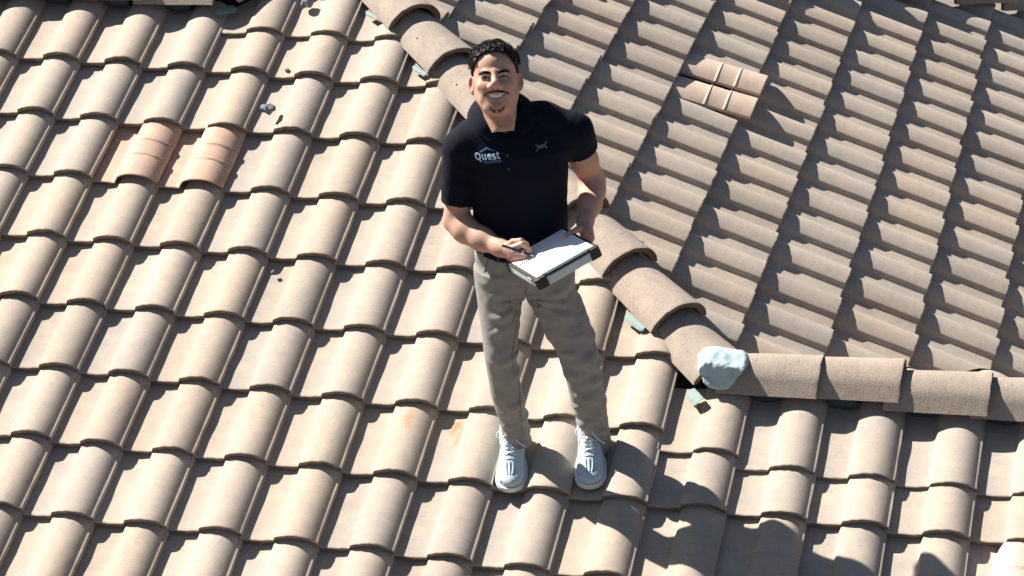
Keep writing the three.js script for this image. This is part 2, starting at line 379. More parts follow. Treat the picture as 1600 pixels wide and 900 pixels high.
// ---------------------------------------------------------------- hip and ridge caps
function capGeo(len, w0, w1, hgt, flat, raise) {   // nose at t=len (+z), tail at 0; local y up, x across
  const n = 20, ts = [0, 0.08, 0.2, 0.32, len - 0.02, len - 0.004, len], TH = 0.022;
  const ph = rnd() * 40, ox = rnd() * 4, oy = rnd() * 4, top = [], bot = [], uv = [];
  for (let q = 0; q < ts.length; q++) {
    const t = ts[q], f = t / len, hw = lerp(w0, w1, f), lift = raise * f, a = [], b = [], uu = [];
    for (let k = 0; k <= n; k++) {
      const s = k / n * 2 - 1;
      let x, y;
      if (flat) {                                   // faceted: two sloping cheeks with a rounded crown and a crease
        const A = Math.abs(s), sg = Math.sign(s);
        if (A > 0.45) { const g = (A - 0.45) / 0.55; x = sg * lerp(0.66, 1, g) * hw; y = lerp(0.62, 0, g) * hgt; }
        else { const g = A / 0.45; x = sg * g * 0.66 * hw; y = (1 - 0.38 * Math.pow(g, 1.9)) * hgt; }
      } else { const th = s * Math.PI * 0.5 * 0.93; x = Math.sin(th) / Math.sin(Math.PI * 0.465) * hw; y = (Math.cos(th) - Math.cos(Math.PI * 0.465)) / (1 - Math.cos(Math.PI * 0.465)) * hgt; }
      const w = perlin.noise(x * 14 + ph, t * 9, ph) * 0.0022;
      let tt = t + (q >= ts.length - 3 ? perlin.noise(s * 9 + ph, 1.3, ph) * 0.003 + perlin.noise(s * 31 + ph, 5.3, ph) * 0.0016 : 0);
      const rd = q === ts.length - 1 ? 0.96 : 1;
      a.push([x * (q === ts.length - 1 ? 0.992 : 1), y + lift + w - (q === ts.length - 1 ? 0.002 : 0), tt]);
      const k2 = 1 - TH / hw; b.push([x * k2, Math.max(y - TH, 0) * 1 + lift + w - (Math.abs(s) > 0.97 ? 0 : 0), tt - (q === ts.length - 1 ? 0.001 : 0)]);
      uu.push([(s + 1) * hw * 1.3 * TS + ox, t * TS + oy]);
    }
    top.push(a); bot.push(b); uv.push(uu);
  }
  const e = ts.length - 1;
  const gs = [sheet(top, uv), sheet(bot.map(r => [...r].reverse()), uv), darkEdge(sheet([top[e], bot[e]].reverse(), [uv[e], uv[e]]), ph), sheet([top[0], bot[0]], [uv[0], uv[0]])];
  for (const k of [0, n]) gs.push(sheet([top.map(r => r[k]), bot.map(r => r[k])], [uv.map(r => r[k]), uv.map(r => [r[k][0] + 0.03, r[k][1]])]));
  return mergeGeometries(gs);
}
const capGeosR = [0, 1, 2].map(() => capGeo(0.43, 0.108, 0.137, 0.104, false, 0.060));
const capGeosF = [0, 1, 2].map(() => capGeo(0.40, 0.118, 0.135, 0.112, true, 0.030));
const holeGeo = new THREE.CylinderGeometry(0.0052, 0.0052, 0.006, 10).rotateX(Math.PI / 2);
function placeCap(noseP, dir, up, geos, len, k, name, parent, hole = true, holeSide = 1) {
  const z = dir.clone().normalize(), x = new THREE.Vector3().crossVectors(up, z).normalize(), y = new THREE.Vector3().crossVectors(z, x);
  const m = new THREE.Matrix4().makeBasis(x, y, z);
  m.multiply(new THREE.Matrix4().makeRotationFromEuler(new THREE.Euler(rr(-0.006, 0.006), rr(-0.012, 0.012), rr(-0.02, 0.02))));
  m.setPosition(noseP.clone().addScaledVector(z, -len));
  const mesh = new THREE.Mesh(geos[k % geos.length], capMat[k % 3]); mesh.name = name; mesh.applyMatrix4(m);
  mesh.castShadow = mesh.receiveShadow = true; parent.add(mesh);
  return mesh;
}
function addHole(mesh, x, t, geo) {               // nail hole: a small dark plug lying in the cap surface, found on the top sheet
  const P = geo.attributes.position; let best = -1, bd = 1e9;
  const cols = 21; // first sheet: rows x 21
  const rows = 7; const grid = (r, c) => V(P.getX(r * cols + c), P.getY(r * cols + c), P.getZ(r * cols + c));
  let pt = null, nn = null;
  for (let r = 0; r < rows - 1; r++) for (let c = 0; c < cols - 1; c++) {
    const a = grid(r, c), b = grid(r, c + 1), d = grid(r + 1, c);
    if (x >= Math.min(a.x, b.x) && x <= Math.max(a.x, b.x) && t >= a.z && t <= d.z) {
      const fx = (x - a.x) / (b.x - a.x), ft = (t - a.z) / (d.z - a.z);
      pt = a.clone().lerp(b, fx).add(d.clone().sub(a).multiplyScalar(ft)); pt.x = x; nn = new THREE.Vector3().crossVectors(d.clone().sub(a), b.clone().sub(a)).normalize(); if (nn.y < 0) nn.negate();
    }
  }
  if (!pt) return;
  const h = new THREE.Mesh(holeGeo, holeMat); h.name = 'nail_hole'; h.position.copy(pt).addScaledVector(nn, -0.0012);
  h.quaternion.setFromUnitVectors(V(0, 0, 1), nn); mesh.add(h);
}
const hipDir = V(1, -TN_S, 1).normalize(), hipUp = V(0, 1, 0);
const hipP = x => V(x, -TN_S * (x - HIP), x - HIP);
[3.515, 3.302, 3.052, 2.80, 2.548, 2.296, 2.047, 1.808, 1.56, 1.312].forEach((x, k) => {
  const nose = hipP(x).add(V(0, -0.066 - (k === 0 ? 0.01 : 0), 0));
  const m = placeCap(nose, hipDir, hipUp, capGeosR, 0.43, k, 'hip_cap', house);
  addHole(m, -0.085, 0.25 + rr(-0.02, 0.02), capGeosR[k % 3]);
});
// right wing ridge caps: noses towards +x
[3.925, 4.24, 4.578, 4.91, 5.24, 5.57, 5.9].forEach((x, k) => {
  const m = placeCap(V(x, ridgeY - 0.038 + (k === 1 ? 0.012 : 0), RIDGE_Z + (k === 1 ? -0.01 : k === 2 ? 0.006 : 0)), V(1, rr(-0.008, 0.004), rr(-0.01, 0.01)), hipUp, capGeosF, 0.40, k, 'ridge_cap', house);
  addHole(m, -0.107 * -1, 0.2 + rr(-0.02, 0.02), capGeosF[k % 3]); addHole(m, -0.107, 0.2, capGeosF[k % 3]);
});
// left wing ridge caps
const lridgeY = -TN_S * LRIDGE_Z;
[0.86, 0.52, 0.18, -0.16, -0.5, -0.84].forEach((x, k) => placeCap(V(x, lridgeY - 0.036, LRIDGE_Z), V(1, 0, 0), hipUp, capGeosF, 0.40, k, 'ridge_cap', house));
// left hip caps and rear hip caps
const lDir = V(-1, -TN_S, 1).normalize();
[0.0, 0.21].forEach((d, k) => { const x = LHIP - LRIDGE_Z - 0.02 + d; placeCap(V(x, -TN_S * (LHIP - x) - 0.03, LHIP - x), lDir, hipUp, capGeosF, 0.43, k, 'hip_cap', house); });
const rDir = V(1, -TN_S, -1).normalize();
for (let k = 0; k < 15; k++) { const x = apexX + 0.3 + k * 0.25, z = RHIP - x; placeCap(V(x, -0.45159 - TN_S * (x - 3.219865) - 0.03, z), rDir, hipUp, capGeosR, 0.43, k, 'hip_cap', house); }
// ---------------------------------------------------------------- distance-field modelling
const len3 = (x, y, z) => Math.sqrt(x * x + y * y + z * z);
const smin = (a, b, k) => { const h = Math.max(k - Math.abs(a - b), 0) / k; return Math.min(a, b) - h * h * k * 0.25; };
const smax = (a, b, k) => -smin(-a, -b, k);
function cap(ax, ay, az, bx, by, bz, ra, rb) {
  const dx = bx - ax, dy = by - ay, dz = bz - az, L = dx * dx + dy * dy + dz * dz;
  return (x, y, z) => {
    let t = L ? ((x - ax) * dx + (y - ay) * dy + (z - az) * dz) / L : 0; t = t < 0 ? 0 : t > 1 ? 1 : t;
    return len3(x - ax - t * dx, y - ay - t * dy, z - az - t * dz) - (ra + (rb - ra) * t);
  };
}
function ell(cx, cy, cz, rx, ry, rz) {
  return (x, y, z) => {
    const px = (x - cx) / rx, py = (y - cy) / ry, pz = (z - cz) / rz, k0 = len3(px, py, pz), k1 = len3(px / rx, py / ry, pz / rz);
    return k1 ? k0 * (k0 - 1) / k1 : -Math.min(rx, ry, rz);
  };
}
function chain(pts) { const s = []; for (let k = 1; k < pts.length; k++) { const a = pts[k - 1], b = pts[k]; s.push(cap(a[0], a[1], a[2], b[0], b[1], b[2], a[3], b[3])); } return s; }
function loftY(sec) {                        // sections [y, cx, cz, rx, rz], any order upwards
  return (x, y, z) => {
    let k = 0; while (k < sec.length - 2 && y > sec[k + 1][0]) k++;
    const a = sec[k], b = sec[k + 1], t0 = clamp((y - a[0]) / (b[0] - a[0]), 0, 1), t = t0;
    const cx = lerp(a[1], b[1], t), cz = lerp(a[2], b[2], t), rx = lerp(a[3], b[3], t), rz = lerp(a[4], b[4], t);
    const px = (x - cx) / rx, pz = (z - cz) / rz, q = Math.sqrt(px * px + pz * pz), g = Math.sqrt((px / rx) ** 2 + (pz / rz) ** 2);
    const d = g > 1e-6 ? q * (q - 1) / g : -Math.min(rx, rz);
    const ex = Math.max(sec[0][0] - y, y - sec[sec.length - 1][0]);
    return ex > 0 ? (d > 0 ? Math.hypot(d, ex) : Math.max(d, ex)) : d;
  };
}
const uni = (fs, k) => (x, y, z) => { let d = fs[0](x, y, z); for (let i = 1; i < fs.length; i++) d = k ? smin(d, fs[i](x, y, z), k) : Math.min(d, fs[i](x, y, z)); return d; };
// surface nets
function netMesh(f, lo, hi, c, uvScale = 1) {
  const nx = Math.ceil((hi[0] - lo[0]) / c) + 1, ny = Math.ceil((hi[1] - lo[1]) / c) + 1, nz_ = Math.ceil((hi[2] - lo[2]) / c) + 1;
  const F = new Float32Array(nx * ny * nz_);
  for (let k = 0, i = 0; k < nz_; k++) for (let j = 0; j < ny; j++) for (let q = 0; q < nx; q++, i++) F[i] = f(lo[0] + q * c, lo[1] + j * c, lo[2] + k * c);
  const id = new Int32Array(nx * ny * nz_).fill(-1), pos = [], idx = [], sx = 1, sy = nx, sz = nx * ny;
  const co = [0, sx, sy, sx + sy, sz, sz + sx, sz + sy, sz + sx + sy];
  const ed = [[0, 1], [2, 3], [4, 5], [6, 7], [0, 2], [1, 3], [4, 6], [5, 7], [0, 4], [1, 5], [2, 6], [3, 7]];
  for (let k = 0; k < nz_ - 1; k++) for (let j = 0; j < ny - 1; j++) for (let q = 0; q < nx - 1; q++) {
    const b = k * sz + j * sy + q; let m = 0;
    for (let e = 0; e < 8; e++) if (F[b + co[e]] < 0) m |= 1 << e;
    if (m === 0 || m === 255) continue;
    let X = 0, Y = 0, Z = 0, n = 0;
    for (const [a, d] of ed) {
      const sa = (m >> a) & 1, sd = (m >> d) & 1; if (sa === sd) continue;
      const fa = F[b + co[a]], fd = F[b + co[d]], t = fa / (fa - fd);
      X += (a & 1) + ((d & 1) - (a & 1)) * t; Y += ((a >> 1) & 1) + (((d >> 1) & 1) - ((a >> 1) & 1)) * t; Z += (a >> 2) + ((d >> 2) - (a >> 2)) * t; n++;
    }
    id[b] = pos.length / 3; pos.push(lo[0] + (q + X / n) * c, lo[1] + (j + Y / n) * c, lo[2] + (k + Z / n) * c);
  }
  const quad = (a, b2, c2, d, fl) => { if (a < 0 || b2 < 0 || c2 < 0 || d < 0) return; fl ? idx.push(a, b2, c2, a, c2, d) : idx.push(a, c2, b2, a, d, c2); };
  for (let k = 1; k < nz_ - 1; k++) for (let j = 1; j < ny - 1; j++) for (let q = 1; q < nx - 1; q++) {
    const b = k * sz + j * sy + q, s0 = F[b] < 0;
    if (s0 !== (F[b + sx] < 0)) quad(id[b], id[b - sy], id[b - sy - sz], id[b - sz], s0);
    if (s0 !== (F[b + sy] < 0)) quad(id[b], id[b - sz], id[b - sz - sx], id[b - sx], s0);
    if (s0 !== (F[b + sz] < 0)) quad(id[b], id[b - sx], id[b - sx - sy], id[b - sy], s0);
  }
  const g = new THREE.BufferGeometry();
  g.setAttribute('position', new THREE.Float32BufferAttribute(pos, 3));
  g.setIndex(idx);
  // smooth normals from the field
  const nr = new Float32Array(pos.length), uv = new Float32Array(pos.length / 3 * 2), e = c * 0.6;
  for (let i = 0; i < pos.length; i += 3) {
    const x = pos[i], y = pos[i + 1], z = pos[i + 2];
    let a = f(x + e, y, z) - f(x - e, y, z), b = f(x, y + e, z) - f(x, y - e, z), d = f(x, y, z + e) - f(x, y, z - e); const l = len3(a, b, d) || 1;
    nr[i] = a / l; nr[i + 1] = b / l; nr[i + 2] = d / l; uv[i / 3 * 2] = (x + z * 0.7) * uvScale; uv[i / 3 * 2 + 1] = (y + z * 0.3) * uvScale;
  }
  g.setAttribute('normal', new THREE.BufferAttribute(nr, 3)); g.setAttribute('uv', new THREE.BufferAttribute(uv, 2));
  return g;
}
function tube(pts, r, seg = 20, rad = 6, closed = false) {
  return new THREE.TubeGeometry(new THREE.CatmullRomCurve3(pts.map(p => V(...p)), closed), seg, r, rad, closed);
}
function colorize(g, fn) {
  const P = g.attributes.position, c = new Float32Array(P.count * 3);
  for (let i = 0; i < P.count; i++) { const q = fn(P.getX(i), P.getY(i), P.getZ(i)); c[i * 3] = q[0]; c[i * 3 + 1] = q[1]; c[i * 3 + 2] = q[2]; }
  g.setAttribute('color', new THREE.BufferAttribute(c, 3)); return g;
}


// ---------------------------------------------------------------- closures, mortar, flashing, rubble, walls and ground
const lump = (f, lo, hi, c) => netMesh(f, lo, hi, c, 1);
{
  const by = -TN_S * RIDGE_Z;
  // mint mortar packed over the junction of hip and ridge
  const e0 = ell(3.535, by + 0.035, 1.395, 0.100, 0.072, 0.115), e1 = ell(3.490, by + 0.050, 1.375, 0.060, 0.055, 0.075), e2 = ell(3.600, by + 0.035, 1.385, 0.052, 0.066, 0.095);
  const mf = (x, y, z) => {
    let d = smin(smin(e0(x, y, z), e1(x, y, z), 0.02), e2(x, y, z), 0.02);
    const n1 = perlin.noise(x * 17, y * 17 + 3, z * 17), n2 = perlin.noise(x * 48, y * 48, z * 48 + 2);
    d = smax(d, (z - 1.462) * 0.93 + (y - by - 0.045) * 0.36 + n1 * 0.008 + n2 * 0.002, 0.003);   // broken front face
    d = smax(d, (y - by - 0.105) * 0.96 + (z - 1.36) * 0.26 + (x - 3.54) * 0.08 + n1 * 0.006, 0.008);
    d = smax(d, (x - 3.585) * 0.75 - (y - by - 0.02) * 0.62 - 0.012 + n1 * 0.012, 0.006);            // ragged lower right
    d = smax(d, -(x - 3.475) * 0.80 - (y - by - 0.03) * 0.58 - 0.010 + n1 * 0.012, 0.006);           // ragged lower left
    return d - perlin.noise(x * 30, y * 30, z * 30) * 0.003 - perlin.noise(x * 85, y * 85, z * 85) * 0.0012;
  };
  const g = lump(mf, [3.38, by - 0.08, 1.22], [3.70, by + 0.16, 1.54], 0.0048);
  part('mortar_patch', g, mintMat, house, 'pale mint mortar lump over the joint of hip and ridge caps');
}
// bent strips of flashing that show under the hip caps
function flashing(x, z, len, wid, yaw, tilt) {
  const R = [], U = [];
  for (let r = 0; r <= 4; r++) { const row = [], u = []; for (let k = 0; k <= 10; k++) { const s = k / 10 - 0.5, w = wid * (s < -0.42 ? 0.6 : s > 0.44 ? 0.75 : 1) * (0.9 + 0.1 * perlin.noise(s * 7, x, 1)); row.push([s * len, 0.012 * Math.sin(r / 4 * 1.6) - 0.010 * (r / 4) ** 2 + perlin.noise(s * 5, r, x) * 0.002, (r / 4 - 0.3) * w]); u.push([s, r / 4]); } R.push(row); U.push(u); }
  const g = mergeGeometries([sheet(R, U), sheet(R.map(r => [...r].reverse().map(p => [p[0], p[1] - 0.0015, p[2]])), U)]);
  const m = part('flashing', g, flashMat, house);
  m.position.set(x, -TN_S * z + 0.004, z); m.rotation.set(SL + tilt, yaw, 0, 'YXZ'); return m;
}
const hyaw = -Math.PI / 4;
flashing(3.150, 1.155, 0.14, 0.050, hyaw, 0.25); flashing(3.450, 1.480, 0.10, 0.055, hyaw - 0.2, 0.3); flashing(1.920, -0.067, 0.12, 0.030, hyaw, 0.25); flashing(1.612, -0.374, 0.11, 0.028, hyaw, 0.25); flashing(0.905, -0.350, 0.10, 0.05, 0.7, 0.25);
// dark blue bird stops closing the pans under the ridge caps
const stopGeo = (() => { const g = new THREE.SphereGeometry(1, 20, 12); g.scale(0.066, 0.034, 0.016); const P = g.attributes.position; for (let i = 0; i < P.count; i++) P.setY(i, P.getY(i) + perlin.noise(P.getX(i) * 60, P.getZ(i) * 60, 2) * 0.003); g.computeVertexNormals(); return g; })();
for (let i = 13; i <= 18; i++) { const m = part('bird_stop', stopGeo, foamMat, house); const z = RIDGE_Z + 0.088; m.position.set((i - 1) * TW + 0.062, -TN_S * z - 0.004, z); m.rotation.x = SL; }
for (let i = -2; i <= 3; i++) { const m = part('bird_stop', stopGeo, foamMat, house); const z = LRIDGE_Z + 0.088; m.position.set((i - 1) * TW + 0.062, -TN_S * z - 0.004, z); m.rotation.x = SL; }
// loose lumps lying on the tiles
const rubbleMat = new THREE.MeshStandardMaterial({ color: new THREE.Color(0.17, 0.19, 0.21), roughness: 0.9, bumpMap: tileBump, bumpScale: 0.003 });
function rubble(x, z, h, r, label) {
  const g = new THREE.IcosahedronGeometry(1, 3), P = g.attributes.position, ph = x * 17 + z * 5;
  for (let i = 0; i < P.count; i++) { const v = V(P.getX(i), P.getY(i), P.getZ(i)), q = 1 + perlin.noise(v.x * 1.6 + ph, v.y * 1.6, v.z * 1.6) * 0.38 + perlin.noise(v.x * 4, v.y * 4 + ph, v.z * 4) * 0.18; P.setXYZ(i, v.x * q * r, v.y * q * r * 0.75, v.z * q * r); }
  g.computeVertexNormals(); const m = part(numbered('mortar_chunk'), g, rubbleMat, scene); m.position.set(x, -TN_S * z + h, z); m.rotation.y = ph; tag(m, label, 'mortar chunk'); return m;
}
rubble(1.276, -0.436, -0.008, 0.028, 'grey mortar chunk near the top edge, beside the hip');
rubble(1.302, 0.251, 0.034, 0.030, 'dark grey mortar chunk on a tile up and right of two pink clay tiles');
rubble(1.298, -0.047, -0.024, 0.011, 'tiny grey crumb in a tile pan between the two larger chunks');
rubble(1.57, 1.048, -0.026, 0.010, 'tiny grey crumb in a pan left of the man\'s belt');
// house below the roof and the ground around it
{
  const w = new THREE.BoxGeometry(7.2, 2.6, 7.6); w.translate(2.3, -3.15, -0.5);
  part('wall', w, new THREE.MeshStandardMaterial({ color: new THREE.Color(0.45, 0.40, 0.33), roughness: 0.95, bumpMap: tileBump, bumpScale: 0.002 }), house);
  const gm = new THREE.PlaneGeometry(1200, 1200); gm.rotateX(-Math.PI / 2); const uvA = gm.attributes.uv; for (let i = 0; i < uvA.count; i++) uvA.setXY(i, uvA.getX(i) * 400, uvA.getY(i) * 400);
  const ground = part('ground', gm, new THREE.MeshStandardMaterial({ color: new THREE.Color(0.26, 0.22, 0.18), map: tileMap, roughness: 1 }), scene); ground.position.y = -4.46; ground.userData.kind = 'structure';
}
// ---------------------------------------------------------------- the man
const man = new THREE.Group(); man.name = 'person'; man.position.set(2.9715, -0.78225, 1.806); man.rotation.y = 0.2514;
tag(man, 'smiling man in black polo and grey trousers writing on a clipboard', 'person'); scene.add(man);
const skinMat = new THREE.MeshPhysicalMaterial({ color: 0xffffff, vertexColors: true, roughness: 0.66, bumpMap: tileBump, bumpScale: 0.0003 });
const hairMat = new THREE.MeshPhysicalMaterial({ color: new THREE.Color(0.0065, 0.0055, 0.005), roughness: 0.5, specularIntensity: 0.28 });
const fabricBump = tex(256, (x, y) => { const c = clamp(Math.round(128 + 60 * Math.sin(x * Math.PI / 2) * Math.sin(y * Math.PI / 2) + (rnd() - 0.5) * 90), 0, 255); return [c, c, c]; });
const shirtMat = new THREE.MeshPhysicalMaterial({ color: new THREE.Color(0.0032, 0.0055, 0.0130), roughness: 0.9, specularIntensity: 0.35, bumpMap: fabricBump, bumpScale: 0.0004, sheen: 0.14, sheenColor: new THREE.Color(0.10, 0.13, 0.2), sheenRoughness: 0.6 });
const trouserMap = tex(512, (x, y) => { const n = nz(x * 2, y * 2), w = ((x + y) % 4 < 2 ? 6 : -6) + (rnd() - 0.5) * 26; const s = 205 + w + (n.big - 0.5) * 22; return [s, s, s].map(q => clamp(Math.round(q), 0, 255)); }, true);
const trouserMat = new THREE.MeshStandardMaterial({ color: new THREE.Color(0.405, 0.39, 0.36), map: trouserMap, bumpMap: fabricBump, bumpScale: 0.0006, roughness: 0.9 });
const seamMat = new THREE.MeshStandardMaterial({ color: new THREE.Color(0.19, 0.17, 0.145), roughness: 0.9 });
const shoeMat = new THREE.MeshStandardMaterial({ color: new THREE.Color(0.42, 0.52, 0.58), roughness: 0.75, bumpMap: fabricBump, bumpScale: 0.0008 });
const shoeTrim = new THREE.MeshStandardMaterial({ color: new THREE.Color(0.36, 0.46, 0.52), roughness: 0.6 });
const soleMat = new THREE.MeshStandardMaterial({ color: new THREE.Color(0.62, 0.64, 0.62), roughness: 0.7 });
const outsoleMat = new THREE.MeshStandardMaterial({ color: new THREE.Color(0.10, 0.09, 0.085), roughness: 0.8 });
const laceMat = new THREE.MeshStandardMaterial({ color: new THREE.Color(0.7, 0.74, 0.78), roughness: 0.85 });
const toothMat = new THREE.MeshStandardMaterial({ color: new THREE.Color(0.88, 0.85, 0.79), roughness: 0.3 });
const eyeMat = new THREE.MeshStandardMaterial({ color: new THREE.Color(0.70, 0.67, 0.64), roughness: 0.2 });
const irisMat = new THREE.MeshStandardMaterial({ color: new THREE.Color(0.02, 0.012, 0.008), roughness: 0.15 });
const mouthMat = new THREE.MeshStandardMaterial({ color: new THREE.Color(0.08, 0.015, 0.015), roughness: 0.6 });

// head frame: origin between the ears, z towards the face, scaled
const HS = 1.05, headM = new THREE.Matrix4();
{
  const z = V(-0.03, Math.sin(0.46), Math.cos(0.46)).normalize(), y0 = V(-0.065, 1, 0);
  const x = new THREE.Vector3().crossVectors(y0, z).normalize(), y = new THREE.Vector3().crossVectors(z, x);
  headM.makeBasis(x.multiplyScalar(HS), y.multiplyScalar(HS), z.multiplyScalar(HS)); headM.setPosition(-0.2105, 1.546, -0.035);
}
// face parts in head units
const mir = (fn) => [fn(-1), fn(1)];
const skull = uni([
  ell(0, 0.040, -0.020, 0.0745, 0.088, 0.095), ell(0, -0.012, 0.018, 0.0705, 0.083, 0.074), ell(0, 0.062, 0.030, 0.060, 0.045, 0.052),
  ...mir(s => cap(s * 0.0545, -0.045, 0.0, s * 0.028, -0.092, 0.052, 0.017, 0.017)),
  ell(0, -0.093, 0.066, 0.029, 0.020, 0.020), ell(0, -0.055, 0.045, 0.050, 0.045, 0.042),
], 0.028);
const cheeks = uni([...mir(s => ell(s * 0.042, -0.016, 0.066, 0.021, 0.019, 0.019)), ...mir(s => cap(s * 0.034, -0.026, 0.076, s * 0.043, -0.058, 0.058, 0.0105, 0.011))], 0.012);
const noseF = uni([cap(0, 0.026, 0.084, 0, -0.012, 0.106, 0.0085, 0.0125), ell(0, -0.0165, 0.107, 0.0125, 0.0115, 0.011), ...mir(s => ell(s * 0.0145, -0.0225, 0.094, 0.0088, 0.0085, 0.0105))], 0.011);
const brow = cap(-0.034, 0.0255, 0.080, 0.034, 0.0255, 0.080, 0.0095, 0.0095);
const sockets = mir(s => ell(s * 0.0315, 0.0080, 0.0975, 0.0175, 0.0100, 0.0150));
const lids = mir(s => uni([cap(s * 0.020, 0.0140, 0.0830, s * 0.0440, 0.0135, 0.0745, 0.0042, 0.0040), cap(s * 0.020, 0.0010, 0.0830, s * 0.044, 0.0020, 0.0745, 0.0046, 0.0044)], 0.003));
// mouth follows a smile: y = -0.0555 + k x^2 on the face surface
const smY = x => -0.0575 + 9.5 * x * x, smZ = x => 0.0895 - 16 * x * x;
const lipPts = (dy, r, dz) => [-0.037, -0.026, -0.013, 0, 0.013, 0.026, 0.037].map(x => [x, smY(x) + dy * (1 - (x / 0.039) ** 2), smZ(x) + dz - Math.abs(x) * 0.12, r * (1 - 0.45 * (Math.abs(x) / 0.037) ** 2)]);
const lipU = uni(chain(lipPts(0.0092, 0.0050, -0.003)), 0.004), lipL = uni(chain(lipPts(-0.0088, 0.0058, -0.0035)), 0.004);
const slot = uni(chain(lipPts(0.0003, 0.0064, 0.004)), 0.004);
const ears = mir(s => {
  const c = Math.cos(0.62), sn = Math.sin(0.62) * s;
  const o = ell(0, 0, 0, 0.0085, 0.0315, 0.0185), i = ell(0.006 * s, 0.003, 0.004, 0.0075, 0.021, 0.011), lobe = ell(-0.001 * s, -0.026, 0.006, 0.006, 0.0095, 0.0085);
  return (x, y, z) => { const px = x - s * 0.0835, py = y + 0.002 - z * 0.12, pz = z + 0.008, qx = px * c + pz * sn * 1, qz = -px * sn + pz * c; return smax(Math.min(smin(o(qx, py, qz), lobe(qx, py, qz), 0.008), 9), -i(qx, py, qz), 0.004); };
});
const neckF = uni([cap(0, -0.035, -0.028, 0.012, -0.175, -0.060, 0.053, 0.057), ...mir(s => cap(s * 0.05, -0.05, -0.025, s * 0.020 + 0.012, -0.165, 0.004, 0.016, 0.014))], 0.03);
function headF(x, y, z) {
  let d = skull(x, y, z);
  d = smin(d, cheeks(x, y, z), 0.016); d = smin(d, brow(x, y, z), 0.014);
  d = smax(d, -sockets[0](x, y, z), 0.012); d = smax(d, -sockets[1](x, y, z), 0.012);
  d = smin(d, noseF(x, y, z), 0.011);
  d = smin(d, lids[0](x, y, z), 0.004); d = smin(d, lids[1](x, y, z), 0.004);
  d = smin(d, lipU(x, y, z), 0.007); d = smin(d, lipL(x, y, z), 0.007); d = smax(d, -slot(x, y, z), 0.003);
  d = smax(d, -cap(-0.012, -0.0725, 0.0975, 0.012, -0.0725, 0.0975, 0.007, 0.007)(x, y, z), 0.012);
  const ns = Math.min(ell(-0.0085, -0.0285, 0.1, 0.0042, 0.003, 0.005)(x, y, z), ell(0.0085, -0.0285, 0.1, 0.0042, 0.003, 0.005)(x, y, z)); d = smax(d, -ns, 0.002);
  d = smin(d, neckF(x, y, z), 0.03);
  d = smin(d, ears[0](x, y, z), 0.006); d = smin(d, ears[1](x, y, z), 0.006);
  return d;
}
const skinBase = [0.48, 0.275, 0.195];
const lipD = (x, y, z) => Math.min(lipU(x, y, z), lipL(x, y, z));
const headGeo = netMesh(headF, [-0.105, -0.175, -0.135], [0.105, 0.145, 0.135], 0.0031, 3);
colorize(headGeo, (x, y, z) => {
  const n = perlin.noise(x * 60, y * 60, z * 60) * 0.05 + perlin.noise(x * 160, y * 160, z * 160) * 0.04;
  let c = skinBase.map((v, i) => v * (1 + n));
  const mix = (t, q) => { c = c.map((v, i) => lerp(v, q[i], t)); };
  mix(0.75 * sst(0.0022, -0.001, lipD(x, y, z)), [0.36, 0.155, 0.13]);
  mix(0.35 * Math.exp(-((Math.abs(x) - 0.042) ** 2 + (y + 0.018) ** 2) / 0.0005) * (z > 0 ? 1 : 0), [0.5, 0.23, 0.17]);   // ruddy cheeks
  if (Math.abs(x) > 0.078 && z < 0.03) mix(0.55, [0.50, 0.20, 0.155]);                                                  // reddish ears
  const stub = sst(0.028, 0.012, Math.hypot(x * 0.8, (y + 0.098))) * 0.4 * (z > 0.03 ? 1 : 0); mix(stub * (0.7 + 0.5 * perlin.noise(x * 260, y * 260, 1)), [0.12, 0.075, 0.06]);
  return c;
});
headGeo.applyMatrix4(headM);

// arms, hands, torso core: the rest of the skin
const armL = uni(chain([[-0.342, 1.27, -0.07, 0.052], [-0.358, 1.12, -0.055, 0.050], [-0.368, 0.998, -0.040, 0.0455], [-0.335, 0.978, 0.005, 0.0465], [-0.275, 0.964, 0.060, 0.041], [-0.205, 0.958, 0.127, 0.0295], [-0.185, 0.960, 0.148, 0.0285]]), 0.03);
const armR = uni(chain([[0.070, 1.31, -0.075, 0.056], [0.108, 1.195, -0.128, 0.050], [0.142, 1.088, -0.180, 0.0455], [0.139, 1.066, -0.125, 0.0465], [0.127, 1.047, -0.045, 0.042], [0.108, 1.015, 0.037, 0.0275], [0.105, 1.008, 0.057, 0.026]]), 0.03);
const coreF = uni(chain([[-0.20, 1.40, -0.07, 0.055], [-0.16, 1.30, -0.06, 0.08], [-0.13, 1.10, -0.05, 0.095], [-0.125, 0.85, -0.05, 0.09], [-0.125, 0.78, -0.05, 0.08]]).concat(
  chain([[-0.16, 1.30, -0.065, 0.06], [-0.34, 1.27, -0.07, 0.052]]), chain([[-0.16, 1.32, -0.065, 0.06], [0.070, 1.31, -0.075, 0.054]]),
  chain([[-0.19, 0.76, -0.05, 0.06], [-0.217, 0.46, 0.02, 0.045], [-0.172, 0.12, -0.06, 0.035], [-0.168, 0.05, -0.08, 0.035]]), chain([[-0.05, 0.76, -0.05, 0.06], [0.075, 0.455, 0.02, 0.045], [0.138, 0.10, -0.06, 0.035], [0.136, 0.06, -0.07, 0.035]])), 0.03);
const bodyGeo = netMesh((x, y, z) => smin(Math.min(armL(x, y, z), armR(x, y, z)), coreF(x, y, z), 0.02), [-0.46, -0.01, -0.25], [0.24, 1.5, 0.24], 0.0115, 3);
// hands: palm block and five separate fingers each
function handField(palm, fingers) {
  const P = uni(palm, 0.014), Fs = fingers.map(c => uni(chain(c), 0.004));
  return (x, y, z) => { let d = P(x, y, z); for (const f of Fs) { d = smin(d, f(x, y, z), 0.005); } return d; };
}
